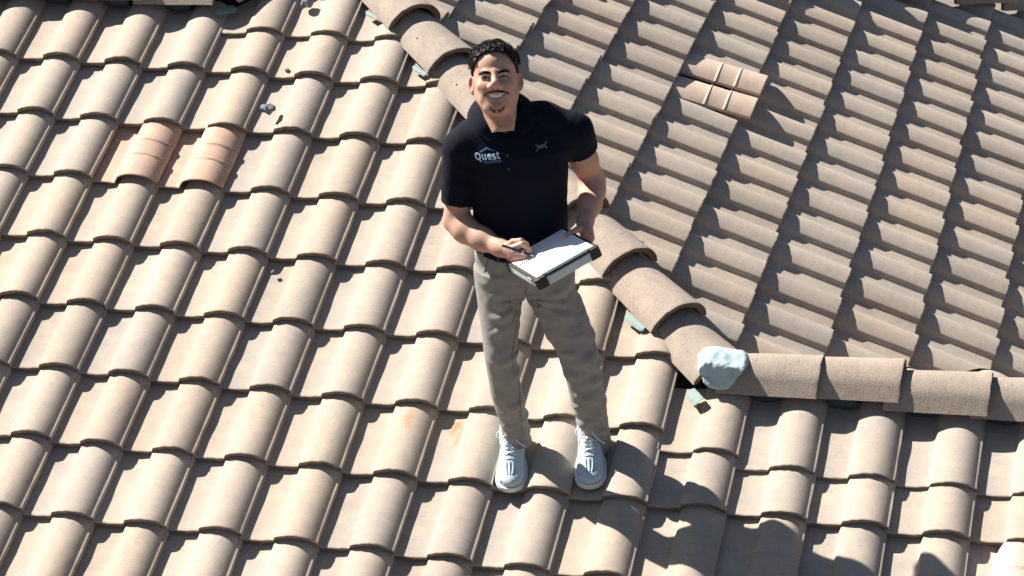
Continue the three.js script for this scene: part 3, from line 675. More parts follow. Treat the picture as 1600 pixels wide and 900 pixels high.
// writing hand: knuckles towards the viewer, fingers curled around the pen
const hL = handField([cap(-0.200, 0.985, 0.186, -0.160, 1.000, 0.226, 0.0285, 0.021), cap(-0.200, 0.983, 0.188, -0.164, 0.975, 0.231, 0.026, 0.020), cap(-0.182, 0.990, 0.205, -0.150, 0.990, 0.234, 0.022, 0.017)], [
  [[-0.158, 1.012, 0.238, 0.0115], [-0.128, 1.030, 0.253, 0.0102], [-0.107, 1.014, 0.252, 0.0092], [-0.099, 1.001, 0.246, 0.0082]],
  [[-0.156, 0.998, 0.244, 0.0115], [-0.116, 1.002, 0.262, 0.0100], [-0.100, 0.995, 0.243, 0.0090], [-0.112, 0.992, 0.226, 0.0082]],
  [[-0.157, 0.981, 0.244, 0.0112], [-0.119, 0.984, 0.261, 0.0096], [-0.104, 0.979, 0.242, 0.0088], [-0.117, 0.978, 0.226, 0.0080]],
  [[-0.160, 0.966, 0.240, 0.0105], [-0.127, 0.967, 0.255, 0.0088], [-0.113, 0.965, 0.239, 0.0080], [-0.124, 0.966, 0.226, 0.0074]],
  [[-0.185, 1.000, 0.205, 0.0150], [-0.160, 1.026, 0.222, 0.0125], [-0.133, 1.036, 0.236, 0.0108], [-0.110, 1.024, 0.241, 0.0092]],
]);
// holding hand: thumb on the paper, four fingers under the board
const hR = handField([cap(0.105, 1.036, 0.110, 0.112, 1.022, 0.165, 0.024, 0.021), cap(0.112, 1.030, 0.118, 0.122, 1.010, 0.172, 0.021, 0.018), cap(0.104, 1.034, 0.125, 0.104, 1.030, 0.158, 0.020, 0.017)], [
  [[0.100, 1.038, 0.145, 0.0145], [0.078, 1.048, 0.172, 0.0118], [0.054, 1.0455, 0.192, 0.0103], [0.034, 1.0385, 0.203, 0.0090]],
  [[0.116, 1.012, 0.180, 0.0112], [0.122, 0.998, 0.212, 0.0098], [0.098, 0.987, 0.226, 0.0090], [0.072, 0.988, 0.228, 0.0082]],
  [[0.118, 1.006, 0.172, 0.0112], [0.118, 0.985, 0.196, 0.0098], [0.090, 0.978, 0.206, 0.0090], [0.064, 0.980, 0.208, 0.0082]],
  [[0.118, 1.002, 0.162, 0.0108], [0.112, 0.975, 0.178, 0.0096], [0.082, 0.970, 0.186, 0.0088], [0.058, 0.972, 0.188, 0.0080]],
  [[0.116, 1.002, 0.150, 0.0098], [0.104, 0.976, 0.160, 0.0086], [0.078, 0.966, 0.166, 0.0080], [0.058, 0.966, 0.168, 0.0072]],
]);
const hlGeo = netMesh((x, y, z) => hL(x, y, z), [-0.24, 0.93, 0.14], [-0.075, 1.06, 0.285], 0.0030, 3).translate(0, -0.027, -0.055);
const hrGeo = netMesh((x, y, z) => hR(x, y, z), [0.01, 0.93, 0.075], [0.155, 1.075, 0.25], 0.0030, 3).translate(0, -0.027, -0.055);
const skinTint = (x, y, z) => { const n = 1 + perlin.noise(x * 30, y * 30, z * 30) * 0.07; return [skinBase[0] * n, skinBase[1] * n, skinBase[2] * n]; };
for (const g of [bodyGeo, hlGeo, hrGeo]) colorize(g, skinTint);
const body = part('body', mergeGeometries([bodyGeo, headGeo, hlGeo, hrGeo]), skinMat, man);

// hair: a cap of short hair with a curly top
const hairline = (x, y, z) => { // positive outside the hair region
  const front = 0.101 - 5.0 * x * x - (0.094 - z) * 0.02;
  if (z > 0.035) return front - y + Math.max(0, Math.abs(x) - 0.052) * -1.2;
  const side = lerp(0.012, 0.060, sst(-0.015, 0.05, z));
  return (z < -0.03 ? -0.045 : side) - y;
};
const hairShell = (x, y, z) => {
  const topness = sst(0.04, 0.10, y);
  const base = uni([ell(0, 0.044, -0.022, 0.0835, 0.0945, 0.1035), ell(0, 0.068, 0.024, 0.069, 0.051, 0.0615)], 0.03)(x, y, z);
  const curl = perlin.noise(x * 75, y * 75, z * 75) * 0.0055 + perlin.noise(x * 150 + 7, y * 150, z * 150) * 0.003;
  return smax(base - curl * (0.35 + topness) - topness * 0.004, hairline(x, y, z) + perlin.noise(x * 130, y * 60, z * 130) * 0.006, 0.006);
};
const hairGeos = [netMesh(hairShell, [-0.1, -0.055, -0.14], [0.1, 0.165, 0.115], 0.0032)];
for (let k = 0; k < 900; k++) {              // curls
  const th = rr(-Math.PI, Math.PI), ph = Math.acos(rr(0.12, 1)), dx = Math.sin(ph) * Math.sin(th), dy = Math.cos(ph), dz = Math.sin(ph) * Math.cos(th);
  let p = V(dx * 0.084, 0.046 + dy * 0.098, -0.015 + dz * 0.103); if (hairline(p.x, p.y, p.z) > -0.008) continue;
  for (let q = 0; q < 6; q++) p.addScaledVector(V(dx, dy, dz), -hairShell(p.x, p.y, p.z) * 0.8);
  const n = V(dx, dy, dz), t = V(rr(-1, 1), rr(-1, 1), rr(-1, 1)).cross(n).normalize(), b = n.clone().cross(t), R0 = rr(0.0035, 0.0085), pts = [], turns = rr(0.5, 0.95);
  for (let q = 0; q <= 5; q++) { const a = q / 5 * turns * Math.PI * 2; const v = p.clone().addScaledVector(t, Math.cos(a) * R0).addScaledVector(n, Math.sin(a) * R0 * 0.9 + 0.0008).addScaledVector(b, q * 0.0012); pts.push([v.x, v.y, v.z]); }
  const g = tube(pts, rr(0.0006, 0.0011), 7, 4); hairGeos.push(g);
}
const stripUV = g => { for (const k of Object.keys(g.attributes)) if (!['position', 'normal'].includes(k)) g.deleteAttribute(k); return g.index ? g.toNonIndexed() : g; };
const hairGeo = mergeGeometries(hairGeos.map(stripUV)); hairGeo.applyMatrix4(headM);
part('hair', hairGeo, hairMat, man, 'short curly black hair');
// eyebrows, moustache and goatee: tufts laid on the skin
function onFace(x, y) { let z = 0.14; for (let q = 0; q < 60; q++) { const d = headF(x, y, z); if (d < 0.0003) break; z -= d * 0.8; } return z; }
function tuft(list, r, n, len, dir) {
  const gs = [];
  for (let k = 0; k < n; k++) {
    const s = rnd() * (list.length - 1), i = Math.floor(s), f = s - i, a = list[i], b = list[Math.min(i + 1, list.length - 1)];
    const x = lerp(a[0], b[0], f) + rr(-1, 1) * 0.0012, wy = lerp(a[2], b[2], f), y = lerp(a[1], b[1], f) + rr(-1, 1) * wy, an = dir(x) + rr(-0.35, 0.35);
    const p = [0, 0.5, 1].map(t => { const X = x + Math.cos(an) * len * t, Y = y + Math.sin(an) * len * t; return [X, Y, onFace(X, Y) + 0.0008 + t * 0.0008]; });
    gs.push(stripUV(tube(p, r, 3, 4)));
  }
  const g = mergeGeometries(gs); g.applyMatrix4(headM); return g;
}
for (const s of [-1, 1]) part('eyebrow', tuft([[s * 0.0125, 0.0240, 0.0026], [s * 0.024, 0.0265, 0.0032], [s * 0.036, 0.0280, 0.0028], [s * 0.0475, 0.0240, 0.0014]], 0.0012, 190, 0.007, x => s > 0 ? 0.25 : Math.PI - 0.25), hairMat, man);
part('moustache', tuft([[-0.040, -0.0500, 0.0018], [-0.033, -0.0440, 0.0024], [-0.020, -0.0400, 0.0026], [-0.006, -0.0385, 0.0020], [0.006, -0.0385, 0.0020], [0.020, -0.0400, 0.0026], [0.033, -0.0440, 0.0024], [0.040, -0.0500, 0.0018]], 0.00055, 170, 0.0048, x => x > 0 ? -0.75 : Math.PI + 0.75), hairMat, man);
part('goatee', tuft([[-0.024, -0.096, 0.004], [-0.014, -0.1045, 0.004], [0, -0.107, 0.0045], [0.014, -0.1045, 0.004], [0.024, -0.096, 0.004]], 0.00055, 80, 0.0042, x => -1.57 + x * 12), hairMat, man);
// eyes, teeth
for (const s of [-1, 1]) {
  const z0 = onFace(s * 0.0315, 0.0078);
  const g = new THREE.SphereGeometry(1, 18, 12); g.scale(0.0124, 0.0046, 0.0056); g.rotateY(s * 0.28); g.translate(s * 0.0315, 0.0076, z0 - 0.0018); g.applyMatrix4(headM);
  const e = part('eye', g, eyeMat, man);
  const q = new THREE.SphereGeometry(1, 14, 10); q.scale(0.0048, 0.0042, 0.0026); q.translate(s * 0.0312, 0.0080, z0 + 0.0026); q.applyMatrix4(headM); part('iris', q, irisMat, e);
  const L = [-0.0135, -0.007, 0, 0.007, 0.0135].map(t => [s * 0.0315 + t, 0.0112 - 26 * t * t, onFace(s * 0.0315 + t, 0.0112 - 26 * t * t) + 0.0016]);
  const lg = tube(L, 0.0017, 14, 5); lg.applyMatrix4(headM); part('eyelashes', lg, hairMat, e);
}
{
  const gum = uni(chain(lipPts(0, 0.0075, -0.010)), 0.004), gg = netMesh(gum, [-0.045, -0.075, 0.04], [0.045, -0.035, 0.1], 0.0025); gg.applyMatrix4(headM); part('mouth_cavity', gg, mouthMat, man);
  const tg = [];
  for (let k = -6; k <= 5; k++) { const x = (k + 0.5) * 0.0056, b = new THREE.BoxGeometry(0.0055, 0.0105, 0.004); b.rotateY(x * 14); b.translate(x, smY(x) + 0.0012, smZ(x) - 0.0018); tg.push(b); }
  const t = mergeGeometries(tg); t.applyMatrix4(headM); part('teeth', t, toothMat, man);
}
// polo shirt
const foldN = (x, y, z) => { const n = perlin.noise(x * 7 + y * 5, y * 7 - x * 3, z * 5 + 3); return (1 - Math.abs(n) * 2) * 0.5; };
const shirtTorso = loftY([[0.865, -0.127, -0.055, 0.186, 0.128], [0.93, -0.130, -0.052, 0.180, 0.128], [1.07, -0.131, -0.05, 0.176, 0.124], [1.20, -0.128, -0.042, 0.180, 0.128], [1.29, -0.130, -0.046, 0.185, 0.120], [1.35, -0.145, -0.054, 0.155, 0.098], [1.41, -0.19, -0.064, 0.082, 0.072]]);
const shoulders = uni([...chain([[-0.215, 1.365, -0.075, 0.068], [-0.300, 1.320, -0.072, 0.062], [-0.342, 1.282, -0.07, 0.066]]), ...chain([[-0.165, 1.385, -0.075, 0.070], [-0.04, 1.378, -0.075, 0.066], [0.072, 1.330, -0.075, 0.072]])], 0.03);
const slL = cap(-0.342, 1.275, -0.07, -0.366, 1.02, -0.046, 0.0685, 0.0625), slR = cap(0.070, 1.330, -0.075, 0.122, 1.172, -0.138, 0.072, 0.0585);
const slLc = cap(-0.353, 1.16, -0.06, -0.368, 0.98, -0.03, 0.051, 0.0530), slRc = cap(0.09, 1.25, -0.105, 0.135, 1.11, -0.170, 0.0515, 0.0525);
function shirtF(x, y, z) {
  let tor = smin(shirtTorso(x, y, z), shoulders(x, y, z), 0.05);
  const fl = foldN(x, y * 1.1, z), w = sst(1.28, 1.0, y);
  tor -= fl * 0.0075 * (0.35 + 0.65 * w) - 0.003;
  // creases that run from the armpits towards the chest and waist
  let a = slL(x, y, z) - Math.max(0, Math.sin(y * 95 + x * 40 + z * 25)) * 0.0035 * sst(1.30, 1.2, y) * sst(1.08, 1.12, y) - foldN(x * 1.6, y * 1.6, z * 1.6) * 0.003;
  a = Math.max(a, 1.064 - y + (x + 0.365) * -0.12 + (z + 0.05) * 0.12); a = smax(a, -Math.max(slLc(x, y, z), y - 1.12), 0.002);
  const hemR = -((x - 0.098) * 0.36 + (y - 1.234) * -0.90 + (z + 0.107) * -0.24);
  let b = slR(x, y, z) - Math.max(0, Math.sin(y * 80 - x * 60)) * 0.003 - foldN(x * 1.7, y * 1.7, z * 1.7) * 0.003;
  b = Math.max(b, -hemR); b = smax(b, -Math.max(slRc(x, y, z), hemR - 0.05), 0.002);
  let d = smin(tor, a, 0.018); d = smin(d, b, 0.018);
  d = Math.max(d, 0.872 + 0.014 * Math.sin(x * 12) - y);
  // neck opening
  d = smax(d, -cap(-0.184, 1.392, 0.012, -0.203, 1.52, -0.06, 0.034, 0.073)(x, y, z), 0.008);
  return d;
}
const shirtGeo = netMesh(shirtF, [-0.455, 0.84, -0.235], [0.195, 1.48, 0.115], 0.0068, 60);
const shirt = part('polo_shirt', shirtGeo, shirtMat, man, 'black short sleeved polo shirt');
// collar
function strip(A, B, bulge, th, n = 44) {
  const ca = new THREE.CatmullRomCurve3(A.map(p => V(...p))), cb = new THREE.CatmullRomCurve3(B.map(p => V(...p))), c = V(-0.19, 1.40, -0.055);
  const outer = [], inner = [], uv = [];
  for (let r = 0; r <= 5; r++) {
    const o = [], i = [], u = [];
    for (let k = 0; k <= n; k++) {
      const a = ca.getPoint(k / n), b = cb.getPoint(k / n), p = a.clone().lerp(b, r / 5), out = p.clone().sub(c); out.y = Math.abs(out.y) * 0.3 + 0.03; out.normalize();
      p.addScaledVector(out, bulge * Math.sin(r / 5 * Math.PI)); o.push(p.toArray()); i.push(p.clone().addScaledVector(out, -th).toArray()); u.push([k * 0.4, r * 0.3]);
    }
    outer.push(o); inner.push(i); uv.push(u);
  }
  const rev = M => M.map(r => [...r].reverse());
  return mergeGeometries([sheet(outer, uv), sheet(rev(inner), uv), sheet([outer[5], inner[5]], [uv[5], uv[5]]), sheet([inner[0], outer[0]], [uv[0], uv[0]]),
    sheet([outer.map(r => r[0]), inner.map(r => r[0])], [uv.map(r => r[0]), uv.map(r => r[0])]), sheet([inner.map(r => r[n]), outer.map(r => r[n])], [uv.map(r => r[n]), uv.map(r => r[n])])]);
}
const shZ = (x, y) => { let z = 0.16; for (let q = 0; q < 90; q++) { const d = shirtF(x, y, z); if (d < 0.0004) break; z -= Math.max(d, 0.0006) * 0.7; if (z < -0.06) break; } return z; };
const cA = [[-0.186, 1.372, 0.030], [-0.232, 1.408, 0.022], [-0.272, 1.440, -0.030], [-0.268, 1.462, -0.100], [-0.200, 1.475, -0.140], [-0.135, 1.476, -0.112], [-0.112, 1.462, -0.045], [-0.134, 1.425, 0.012], [-0.172, 1.374, 0.034]];
const cB = [[-0.243, 1.352, 0.050], [-0.296, 1.378, 0.014], [-0.318, 1.398, -0.040], [-0.298, 1.422, -0.130], [-0.200, 1.430, -0.178], [-0.110, 1.436, -0.145], [-0.066, 1.430, -0.050], [-0.078, 1.392, 0.024], [-0.118, 1.366, 0.052]];
part('collar', strip(cA, cB, 0.006, 0.004), shirtMat, shirt);
const cI = cA.map(p => { const c = [-0.19, 1.40, -0.055]; return [lerp(p[0], c[0], 0.12), p[1] - 0.045, lerp(p[2], c[2], 0.10)]; });
part('collar_stand', strip(cA.slice(1, 8).map(p => [lerp(p[0], -0.19, 0.06), p[1] - 0.003, lerp(p[2], -0.055, 0.06)]), cI.slice(1, 8), 0, 0.003), shirtMat, shirt);
// placket and buttons
{
  const pl = [], uvp = [];
  for (let r = 4; r <= 14; r++) { const y = 1.372 - r * 0.0095, row = [], ur = []; for (let k = 0; k <= 4; k++) { const x = -0.180 + (k - 2) * 0.0075 + r * 0.0008; row.push([x, y, shZ(x, y) + (k === 0 || k === 4 ? -0.001 : 0.0028)]); ur.push([k, r]); } pl.push(row); uvp.push(ur); }
  part('placket', sheet(pl, uvp), shirtMat, shirt);
  const bm = new THREE.MeshStandardMaterial({ color: new THREE.Color(0.02, 0.022, 0.03), roughness: 0.35 });
  for (const y of [1.30, 1.25]) { const x = -0.180 + (1.372 - y) / 0.0095 * 0.0008, b = new THREE.CylinderGeometry(0.0048, 0.0052, 0.002, 14); b.rotateX(Math.PI / 2); b.translate(x, y, shZ(x, y) + 0.0042); part('button', b, bm, shirt); }
}
// chest prints
const font = await new FontLoader().loadAsync('fonts/droid/droid_sans_bold.typeface.json');
const printM = c => new THREE.MeshStandardMaterial({ color: new THREE.Color(...c), roughness: 0.7 });
function lay(g, ox, oy, ang, lift = 0.0016) {     // lay flat artwork (x right, y up, thin z) onto the shirt front
  const P = g.attributes.position, c = Math.cos(ang), s = Math.sin(ang);
  for (let i = 0; i < P.count; i++) { const x = ox + P.getX(i) * c - P.getY(i) * s, y = oy + P.getX(i) * s + P.getY(i) * c; P.setXYZ(i, x, y, shZ(x, y) + lift + P.getZ(i)); }
  g.computeVertexNormals(); return g;
}
function words(t, size, extra = 0) { const g = new TextGeometry(t, { font, size, depth: 0.0012, curveSegments: 5 }); g.computeBoundingBox(); return g; }
function ribbon(pts, w) { const g = []; for (let k = 1; k < pts.length; k++) { const [ax, ay] = pts[k - 1], [bx, by] = pts[k], L = Math.hypot(bx - ax, by - ay), b = new THREE.BoxGeometry(L + w * 0.6, w, 0.0012, 3, 1, 1); b.rotateZ(Math.atan2(by - ay, bx - ax)); b.translate((ax + bx) / 2, (ay + by) / 2, 0.0006); g.push(b); } return mergeGeometries(g); }
{
  const q = words('Quest', 0.0265), wQ = q.boundingBox.max.x; q.scale(0.094 / wQ, 1, 1);
  const ox = -0.291, oy = 1.265, an = 0.24;
  part('chest_lettering', lay(q, ox, oy, an), printM([0.55, 0.70, 0.90]), shirt);
  part('chest_emblem', lay(ribbon([[0.026, 0.0285], [0.052, 0.0405], [0.080, 0.0285]], 0.0032), ox, oy, an), printM([0.06, 0.17, 0.42]), shirt);
  const r = words('ROOFING', 0.0085), wR = r.boundingBox.max.x; r.scale(0.066 / wR, 1, 1); r.translate(0.030, -0.0135, 0);
  part('chest_lettering', lay(r, ox, oy, an), printM([0.05, 0.14, 0.34]), shirt);
  const arc = (sg) => Array.from({ length: 13 }, (_, k) => { const t = -1 + k / 6; return [t * 0.0185, sg * (0.0090 - 0.0125 * (1 - t * t))]; });
  part('chest_emblem', lay(mergeGeometries([ribbon(arc(1), 0.0052), ribbon(arc(-1), 0.0052)]), -0.049, 1.322, 0.12), printM([0.10, 0.125, 0.13]), shirt);
}
// trousers
const legL = loftY([[0.035, -0.160, -0.058, 0.0555, 0.064], [0.10, -0.167, -0.050, 0.0560, 0.064], [0.29, -0.200, 0.003, 0.0635, 0.070], [0.46, -0.219, 0.022, 0.0640, 0.074], [0.60, -0.217, -0.010, 0.0800, 0.094], [0.72, -0.214, -0.045, 0.0960, 0.112], [0.80, -0.205, -0.05, 0.1000, 0.115]]);
const legR = loftY([[-0.010, 0.141, -0.060, 0.0590, 0.066], [0.09, 0.139, -0.050, 0.0590, 0.066], [0.287, 0.110, 0.005, 0.0700, 0.074], [0.455, 0.079, 0.024, 0.0790, 0.080], [0.595, 0.026, -0.010, 0.0960, 0.098], [0.70, -0.028, -0.045, 0.1020, 0.112], [0.80, -0.045, -0.05, 0.1000, 0.115]]);
const pelvis = loftY([[0.735, -0.118, -0.048, 0.180, 0.112], [0.79, -0.120, -0.048, 0.1885, 0.124], [0.86, -0.125, -0.052, 0.183, 0.122], [0.935, -0.129, -0.055, 0.172, 0.114]]);
const creases = [];                          // drag lines: thin ridges on the cloth
for (const [x0, y0, x1, y1, zz, r] of [[-0.122, 0.725, -0.20, 0.775, 0.055, 0.010], [-0.122, 0.722, -0.23, 0.735, 0.070, 0.009], [-0.124, 0.715, -0.215, 0.690, 0.078, 0.009], [-0.13, 0.700, -0.20, 0.640, 0.082, 0.008], [-0.108, 0.725, -0.03, 0.770, 0.055, 0.010], [-0.106, 0.722, 0.0, 0.735, 0.072, 0.009], [-0.10, 0.712, 0.02, 0.690, 0.082, 0.009], [-0.08, 0.69, 0.04, 0.640, 0.084, 0.008],
  [-0.22, 0.49, -0.19, 0.468, 0.080, 0.009], [-0.215, 0.37, -0.17, 0.40, 0.078, 0.009], [-0.205, 0.29, -0.17, 0.255, 0.062, 0.010], [-0.195, 0.22, -0.155, 0.26, 0.046, 0.011], [-0.195, 0.155, -0.14, 0.12, 0.020, 0.012], [-0.19, 0.095, -0.135, 0.125, 0.010, 0.012],
  [0.05, 0.50, 0.11, 0.475, 0.094, 0.010], [0.12, 0.44, 0.06, 0.455, 0.096, 0.010], [0.13, 0.37, 0.08, 0.395, 0.086, 0.009], [0.08, 0.30, 0.14, 0.275, 0.074, 0.010], [0.15, 0.20, 0.10, 0.23, 0.046, 0.011], [0.105, 0.14, 0.17, 0.11, 0.016, 0.013], [0.165, 0.065, 0.11, 0.085, 0.004, 0.014], [0.115, 0.035, 0.165, 0.022, -0.002, 0.013]]) creases.push(cap(x0, y0, zz - 0.008, x1, y1, zz - 0.012, r, r * 0.6));
const creaseF = uni(creases, 0.006);
function trouserF(x, y, z) {
  let d = smin(legL(x, y, z), legR(x, y, z), 0.018); d = smin(d, pelvis(x, y, z), 0.035);
  d = smin(d, creaseF(x, y, z) + 0.002, 0.030);
  const low = sst(0.45, 0.05, y);
  d -= Math.max(0, perlin.noise(x * 9 + y * 6, y * 21 - x * 8, z * 6 + 9)) * 0.016 * sst(-0.285, -0.20, x - (0.45 - y) * 0.12) + foldN(x * 1.5, y * lerp(1.3, 2.4, low) + 2, z * 1.5) * lerp(0.008, 0.011, low) * sst(-0.275, -0.19, x - (0.45 - y) * 0.12) + foldN(x * 3.2 + 1, y * 3.2 + 5, z * 3.2) * 0.0009 - 0.005;
  // hollow hems
  d = smax(d, -Math.max(cap(-0.160, -0.05, -0.062, -0.167, 0.13, -0.05, 0.050, 0.044)(x, y, z), y - 0.11), 0.002);
  d = smax(d, -Math.max(cap(0.142, -0.08, -0.064, 0.139, 0.10, -0.052, 0.053, 0.046)(x, y, z), y - 0.08), 0.002);
  return Math.max(d, y - 0.925);
}
const trousers = part('trousers', netMesh(trouserF, [-0.36, -0.04, -0.22], [0.24, 0.95, 0.14], 0.0068, 2.2), trouserMat, man, 'grey-brown straight trousers');
const trZ = (x, y, z0 = 0.16) => { let z = z0; for (let q = 0; q < 90; q++) { const d = trouserF(x, y, z); if (d < 0.0004) break; z -= Math.max(d, 0.0006) * 0.7; if (z < -0.15) break; } return z; };
const onT = (x, y, e = 0.0008) => [x, y, trZ(x, y) + e];
part('waistband', (() => { const A = [], U = []; for (const [y, e] of [[0.918, 0.001], [0.9, 0.0035], [0.885, 0.0035], [0.878, 0.001]]) { const r = [], u = []; for (let k = 0; k <= 60; k++) { const a = -Math.PI + k / 60 * 2 * Math.PI; let R0 = 0.25; for (let q = 0; q < 60; q++) { const d = trouserF(-0.127 + Math.sin(a) * R0, y, -0.053 + Math.cos(a) * R0); if (d < 0.0004) break; R0 -= Math.max(d, 0.0005) * 0.8; } R0 += e; r.push([-0.127 + Math.sin(a) * R0, y, -0.053 + Math.cos(a) * R0]); u.push([k * 0.05, y * 2]); } A.push(r); U.push(u); } return sheet(A.reverse(), U); })(), trouserMat, trousers);
for (const x of [-0.272, -0.215, 0.0]) part('belt_loop', tube([onT(x, 0.915, 0.004), onT(x, 0.9, 0.007), onT(x, 0.874, 0.003)], 0.0045, 8, 6), trouserMat, trousers);
part('pocket_seam', tube([onT(-0.252, 0.872), onT(-0.268, 0.82), onT(-0.288, 0.765)], 0.0022, 12, 5), seamMat, trousers);
part('pocket_seam', tube([onT(0.005, 0.872), onT(0.022, 0.82), onT(0.045, 0.765)], 0.0022, 12, 5), seamMat, trousers);
part('fly_seam', tube([onT(-0.118, 0.875), onT(-0.114, 0.80), onT(-0.116, 0.735)], 0.0020, 12, 5), seamMat, trousers);
part('inseam', tube([0.66, 0.58, 0.5, 0.42, 0.34, 0.26, 0.18, 0.11].map(y => { const c = lerp(-0.150, -0.135, (0.66 - y) / 0.55) - (y < 0.55 && y > 0.35 ? 0.018 : 0); return onT(c - 0.006, y, 0.0006); }), 0.0018, 30, 5), seamMat, trousers);
// shoes
function shoe(x, y, z, yaw, pitch, roll, label) {
  const g0 = new THREE.Group(); g0.name = 'shoe'; g0.userData.label = label; g0.position.set(x, y, z); g0.rotation.set(pitch, yaw, roll, 'YXZ'); g0.scale.setScalar(1.1); man.add(g0);
  // origin at heel bottom, +z to the toe
  const hw = t => { const k = t / 0.30; return 0.033 + 0.018 * Math.pow(Math.sin(clamp(k, 0, 1) * Math.PI * 0.62), 2) - 0.006 * Math.exp(-((k - 0.42) ** 2) / 0.02); };
  const pts = [];
  for (let k = 0; k <= 16; k++) { const a = -Math.PI / 2 + k / 16 * Math.PI; pts.push([Math.sin(a) * 0.034, 0.036 - Math.cos(a) * 0.036]); }
  const R = []; for (let k = 1; k < 8; k++) { const t = 0.036 + k / 8 * 0.20; R.push([hw(t), t]); }
  const toe = []; for (let k = 0; k <= 18; k++) { const a = k / 18 * Math.PI; toe.push([Math.cos(a) * hw(0.236), 0.236 + Math.sin(a) * 0.062]); }
  const out = [...pts, ...R, ...toe, ...R.map(([a, b]) => [-a, b]).reverse()];
  const slab = (sc, y0, y1, bev) => { const s = new THREE.Shape(out.map(([a, b]) => new THREE.Vector2(a * sc, (b - 0.15) * (0.98 + (sc - 1) * 0.4) + 0.15))); const g = new THREE.ExtrudeGeometry(s, { depth: y1 - y0 - 2 * bev, bevelEnabled: true, bevelThickness: bev, bevelSize: bev, bevelSegments: 3, steps: 1 }); g.rotateX(Math.PI / 2); g.translate(0, y1 - bev, 0); return g; };
  const toeSpring = g => { const P = g.attributes.position; for (let i = 0; i < P.count; i++) { const t = P.getZ(i); P.setY(i, P.getY(i) + Math.max(0, t - 0.22) ** 2 * 2.4 + (t < 0.09 ? (0.09 - t) * 0.06 : 0)); } g.computeVertexNormals(); return g; };
  part('outsole', toeSpring(slab(0.97, 0.0, 0.009, 0.002)), outsoleMat, g0);
  part('midsole', toeSpring(slab(1.03, 0.008, 0.032, 0.005)), soleMat, g0);
  const upF0 = uni([ell(0, 0.040, 0.232, 0.0475, 0.036, 0.063), ell(0, 0.050, 0.165, 0.0435, 0.049, 0.075), cap(0, 0.062, 0.055, 0, 0.070, 0.10, 0.037, 0.039), ell(0, 0.055, 0.052, 0.0365, 0.06, 0.056), cap(0, 0.095, 0.062, 0, 0.105, 0.078, 0.034, 0.033)], 0.03);
  const overlay = uni([...mir(s => cap(s * 0.046, 0.030, 0.19, s * 0.020, 0.083, 0.150, 0.006, 0.005)), ...mir(s => cap(s * 0.044, 0.032, 0.135, s * 0.022, 0.098, 0.112, 0.006, 0.005)), cap(-0.030, 0.048, 0.268, 0.030, 0.048, 0.268, 0.010, 0.010), ...mir(s => cap(s * 0.020, 0.078, 0.190, s * 0.022, 0.105, 0.095, 0.0058, 0.0055))], 0.004);
  const upF = (a, b, c) => { let d = smax(smin(upF0(a, b, c), Math.max(overlay(a, b, c), upF0(a, b, c) - 0.0032), 0.003), 0.027 - b, 0.004); d = smax(d, -cap(0, 0.10, 0.07, 0, 0.16, 0.076, 0.026, 0.030)(a, b, c), 0.004); return d - perlin.noise(a * 70, b * 70, c * 70) * 0.0008; };
  const up = part('upper', toeSpring(netMesh(upF, [-0.065, 0.015, -0.02], [0.065, 0.155, 0.31], 0.0042, 12)), shoeMat, g0);
  const top = (a, c) => { let b = 0.16; for (let q = 0; q < 60; q++) { const d = upF(a, b, c); if (d < 0.0004) break; b -= Math.max(d, 0.0005) * 0.8; if (b < 0.02) break; } return b; };
  const tg = []; for (let r = 0; r <= 8; r++) { const c = 0.205 - r * 0.0145, row = []; for (let k = 0; k <= 4; k++) { const a = (k - 2) * 0.0085; row.push([a, top(a, c) + 0.002 + (r > 6 ? (r - 6) * 0.004 : 0), c]); } tg.push(row); }
  part('tongue', sheet(tg.map(r => [...r].reverse()), tg.map(r => r.map(p => [p[0] * 10, p[2] * 10]))), shoeTrim, g0);
  const lac = [];
  for (let k = 0; k < 6; k++) { const c = 0.190 - k * 0.0165; for (const s of [-1, 1]) lac.push(tube([[-s * 0.019, top(-s * 0.019, c) + 0.002, c], [0, top(0, c - 0.006) + 0.0065, c - 0.007], [s * 0.020, top(s * 0.020, c - 0.014) + 0.002, c - 0.015]], 0.0024, 8, 5)); }
  const by = top(0, 0.108) + 0.009, k0 = [0, by, 0.108];
  for (const s of [-1, 1]) { lac.push(tube([k0, [s * 0.022, by + 0.008, 0.113], [s * 0.044, by - 0.002, 0.118], [s * 0.040, by - 0.010, 0.132], [s * 0.018, by - 0.001, 0.121], k0], 0.0022, 20, 5)); lac.push(tube([k0, [s * 0.014, by + 0.002, 0.128], [s * 0.030, by - 0.014, 0.150], [s * (0.040 + (s > 0 ? 0.016 : -0.006)), by - 0.036, 0.158]], 0.0022, 14, 5)); }
  part('laces', mergeGeometries(lac), laceMat, g0);
  part('toe_vent', (() => { const s = [-0.012, 0, 0.012].map(a => tube([[a * 0.7, top(a * 0.7, 0.262) + 0.0003, 0.262], [a, top(a, 0.24) + 0.0005, 0.24], [a, top(a, 0.215) + 0.0005, 0.215]], 0.0022, 8, 5)); return toeSpring(mergeGeometries(s)); })(), shoeTrim, g0);
  return g0;
}
shoe(-0.170, 0.006, -0.188, -0.05, 0.335, 0.08, 'white running shoe in the sun');
shoe(0.132, 0.029, -0.160, -0.04, 0.335, 0.08, 'white running shoe shaded by the trouser leg');

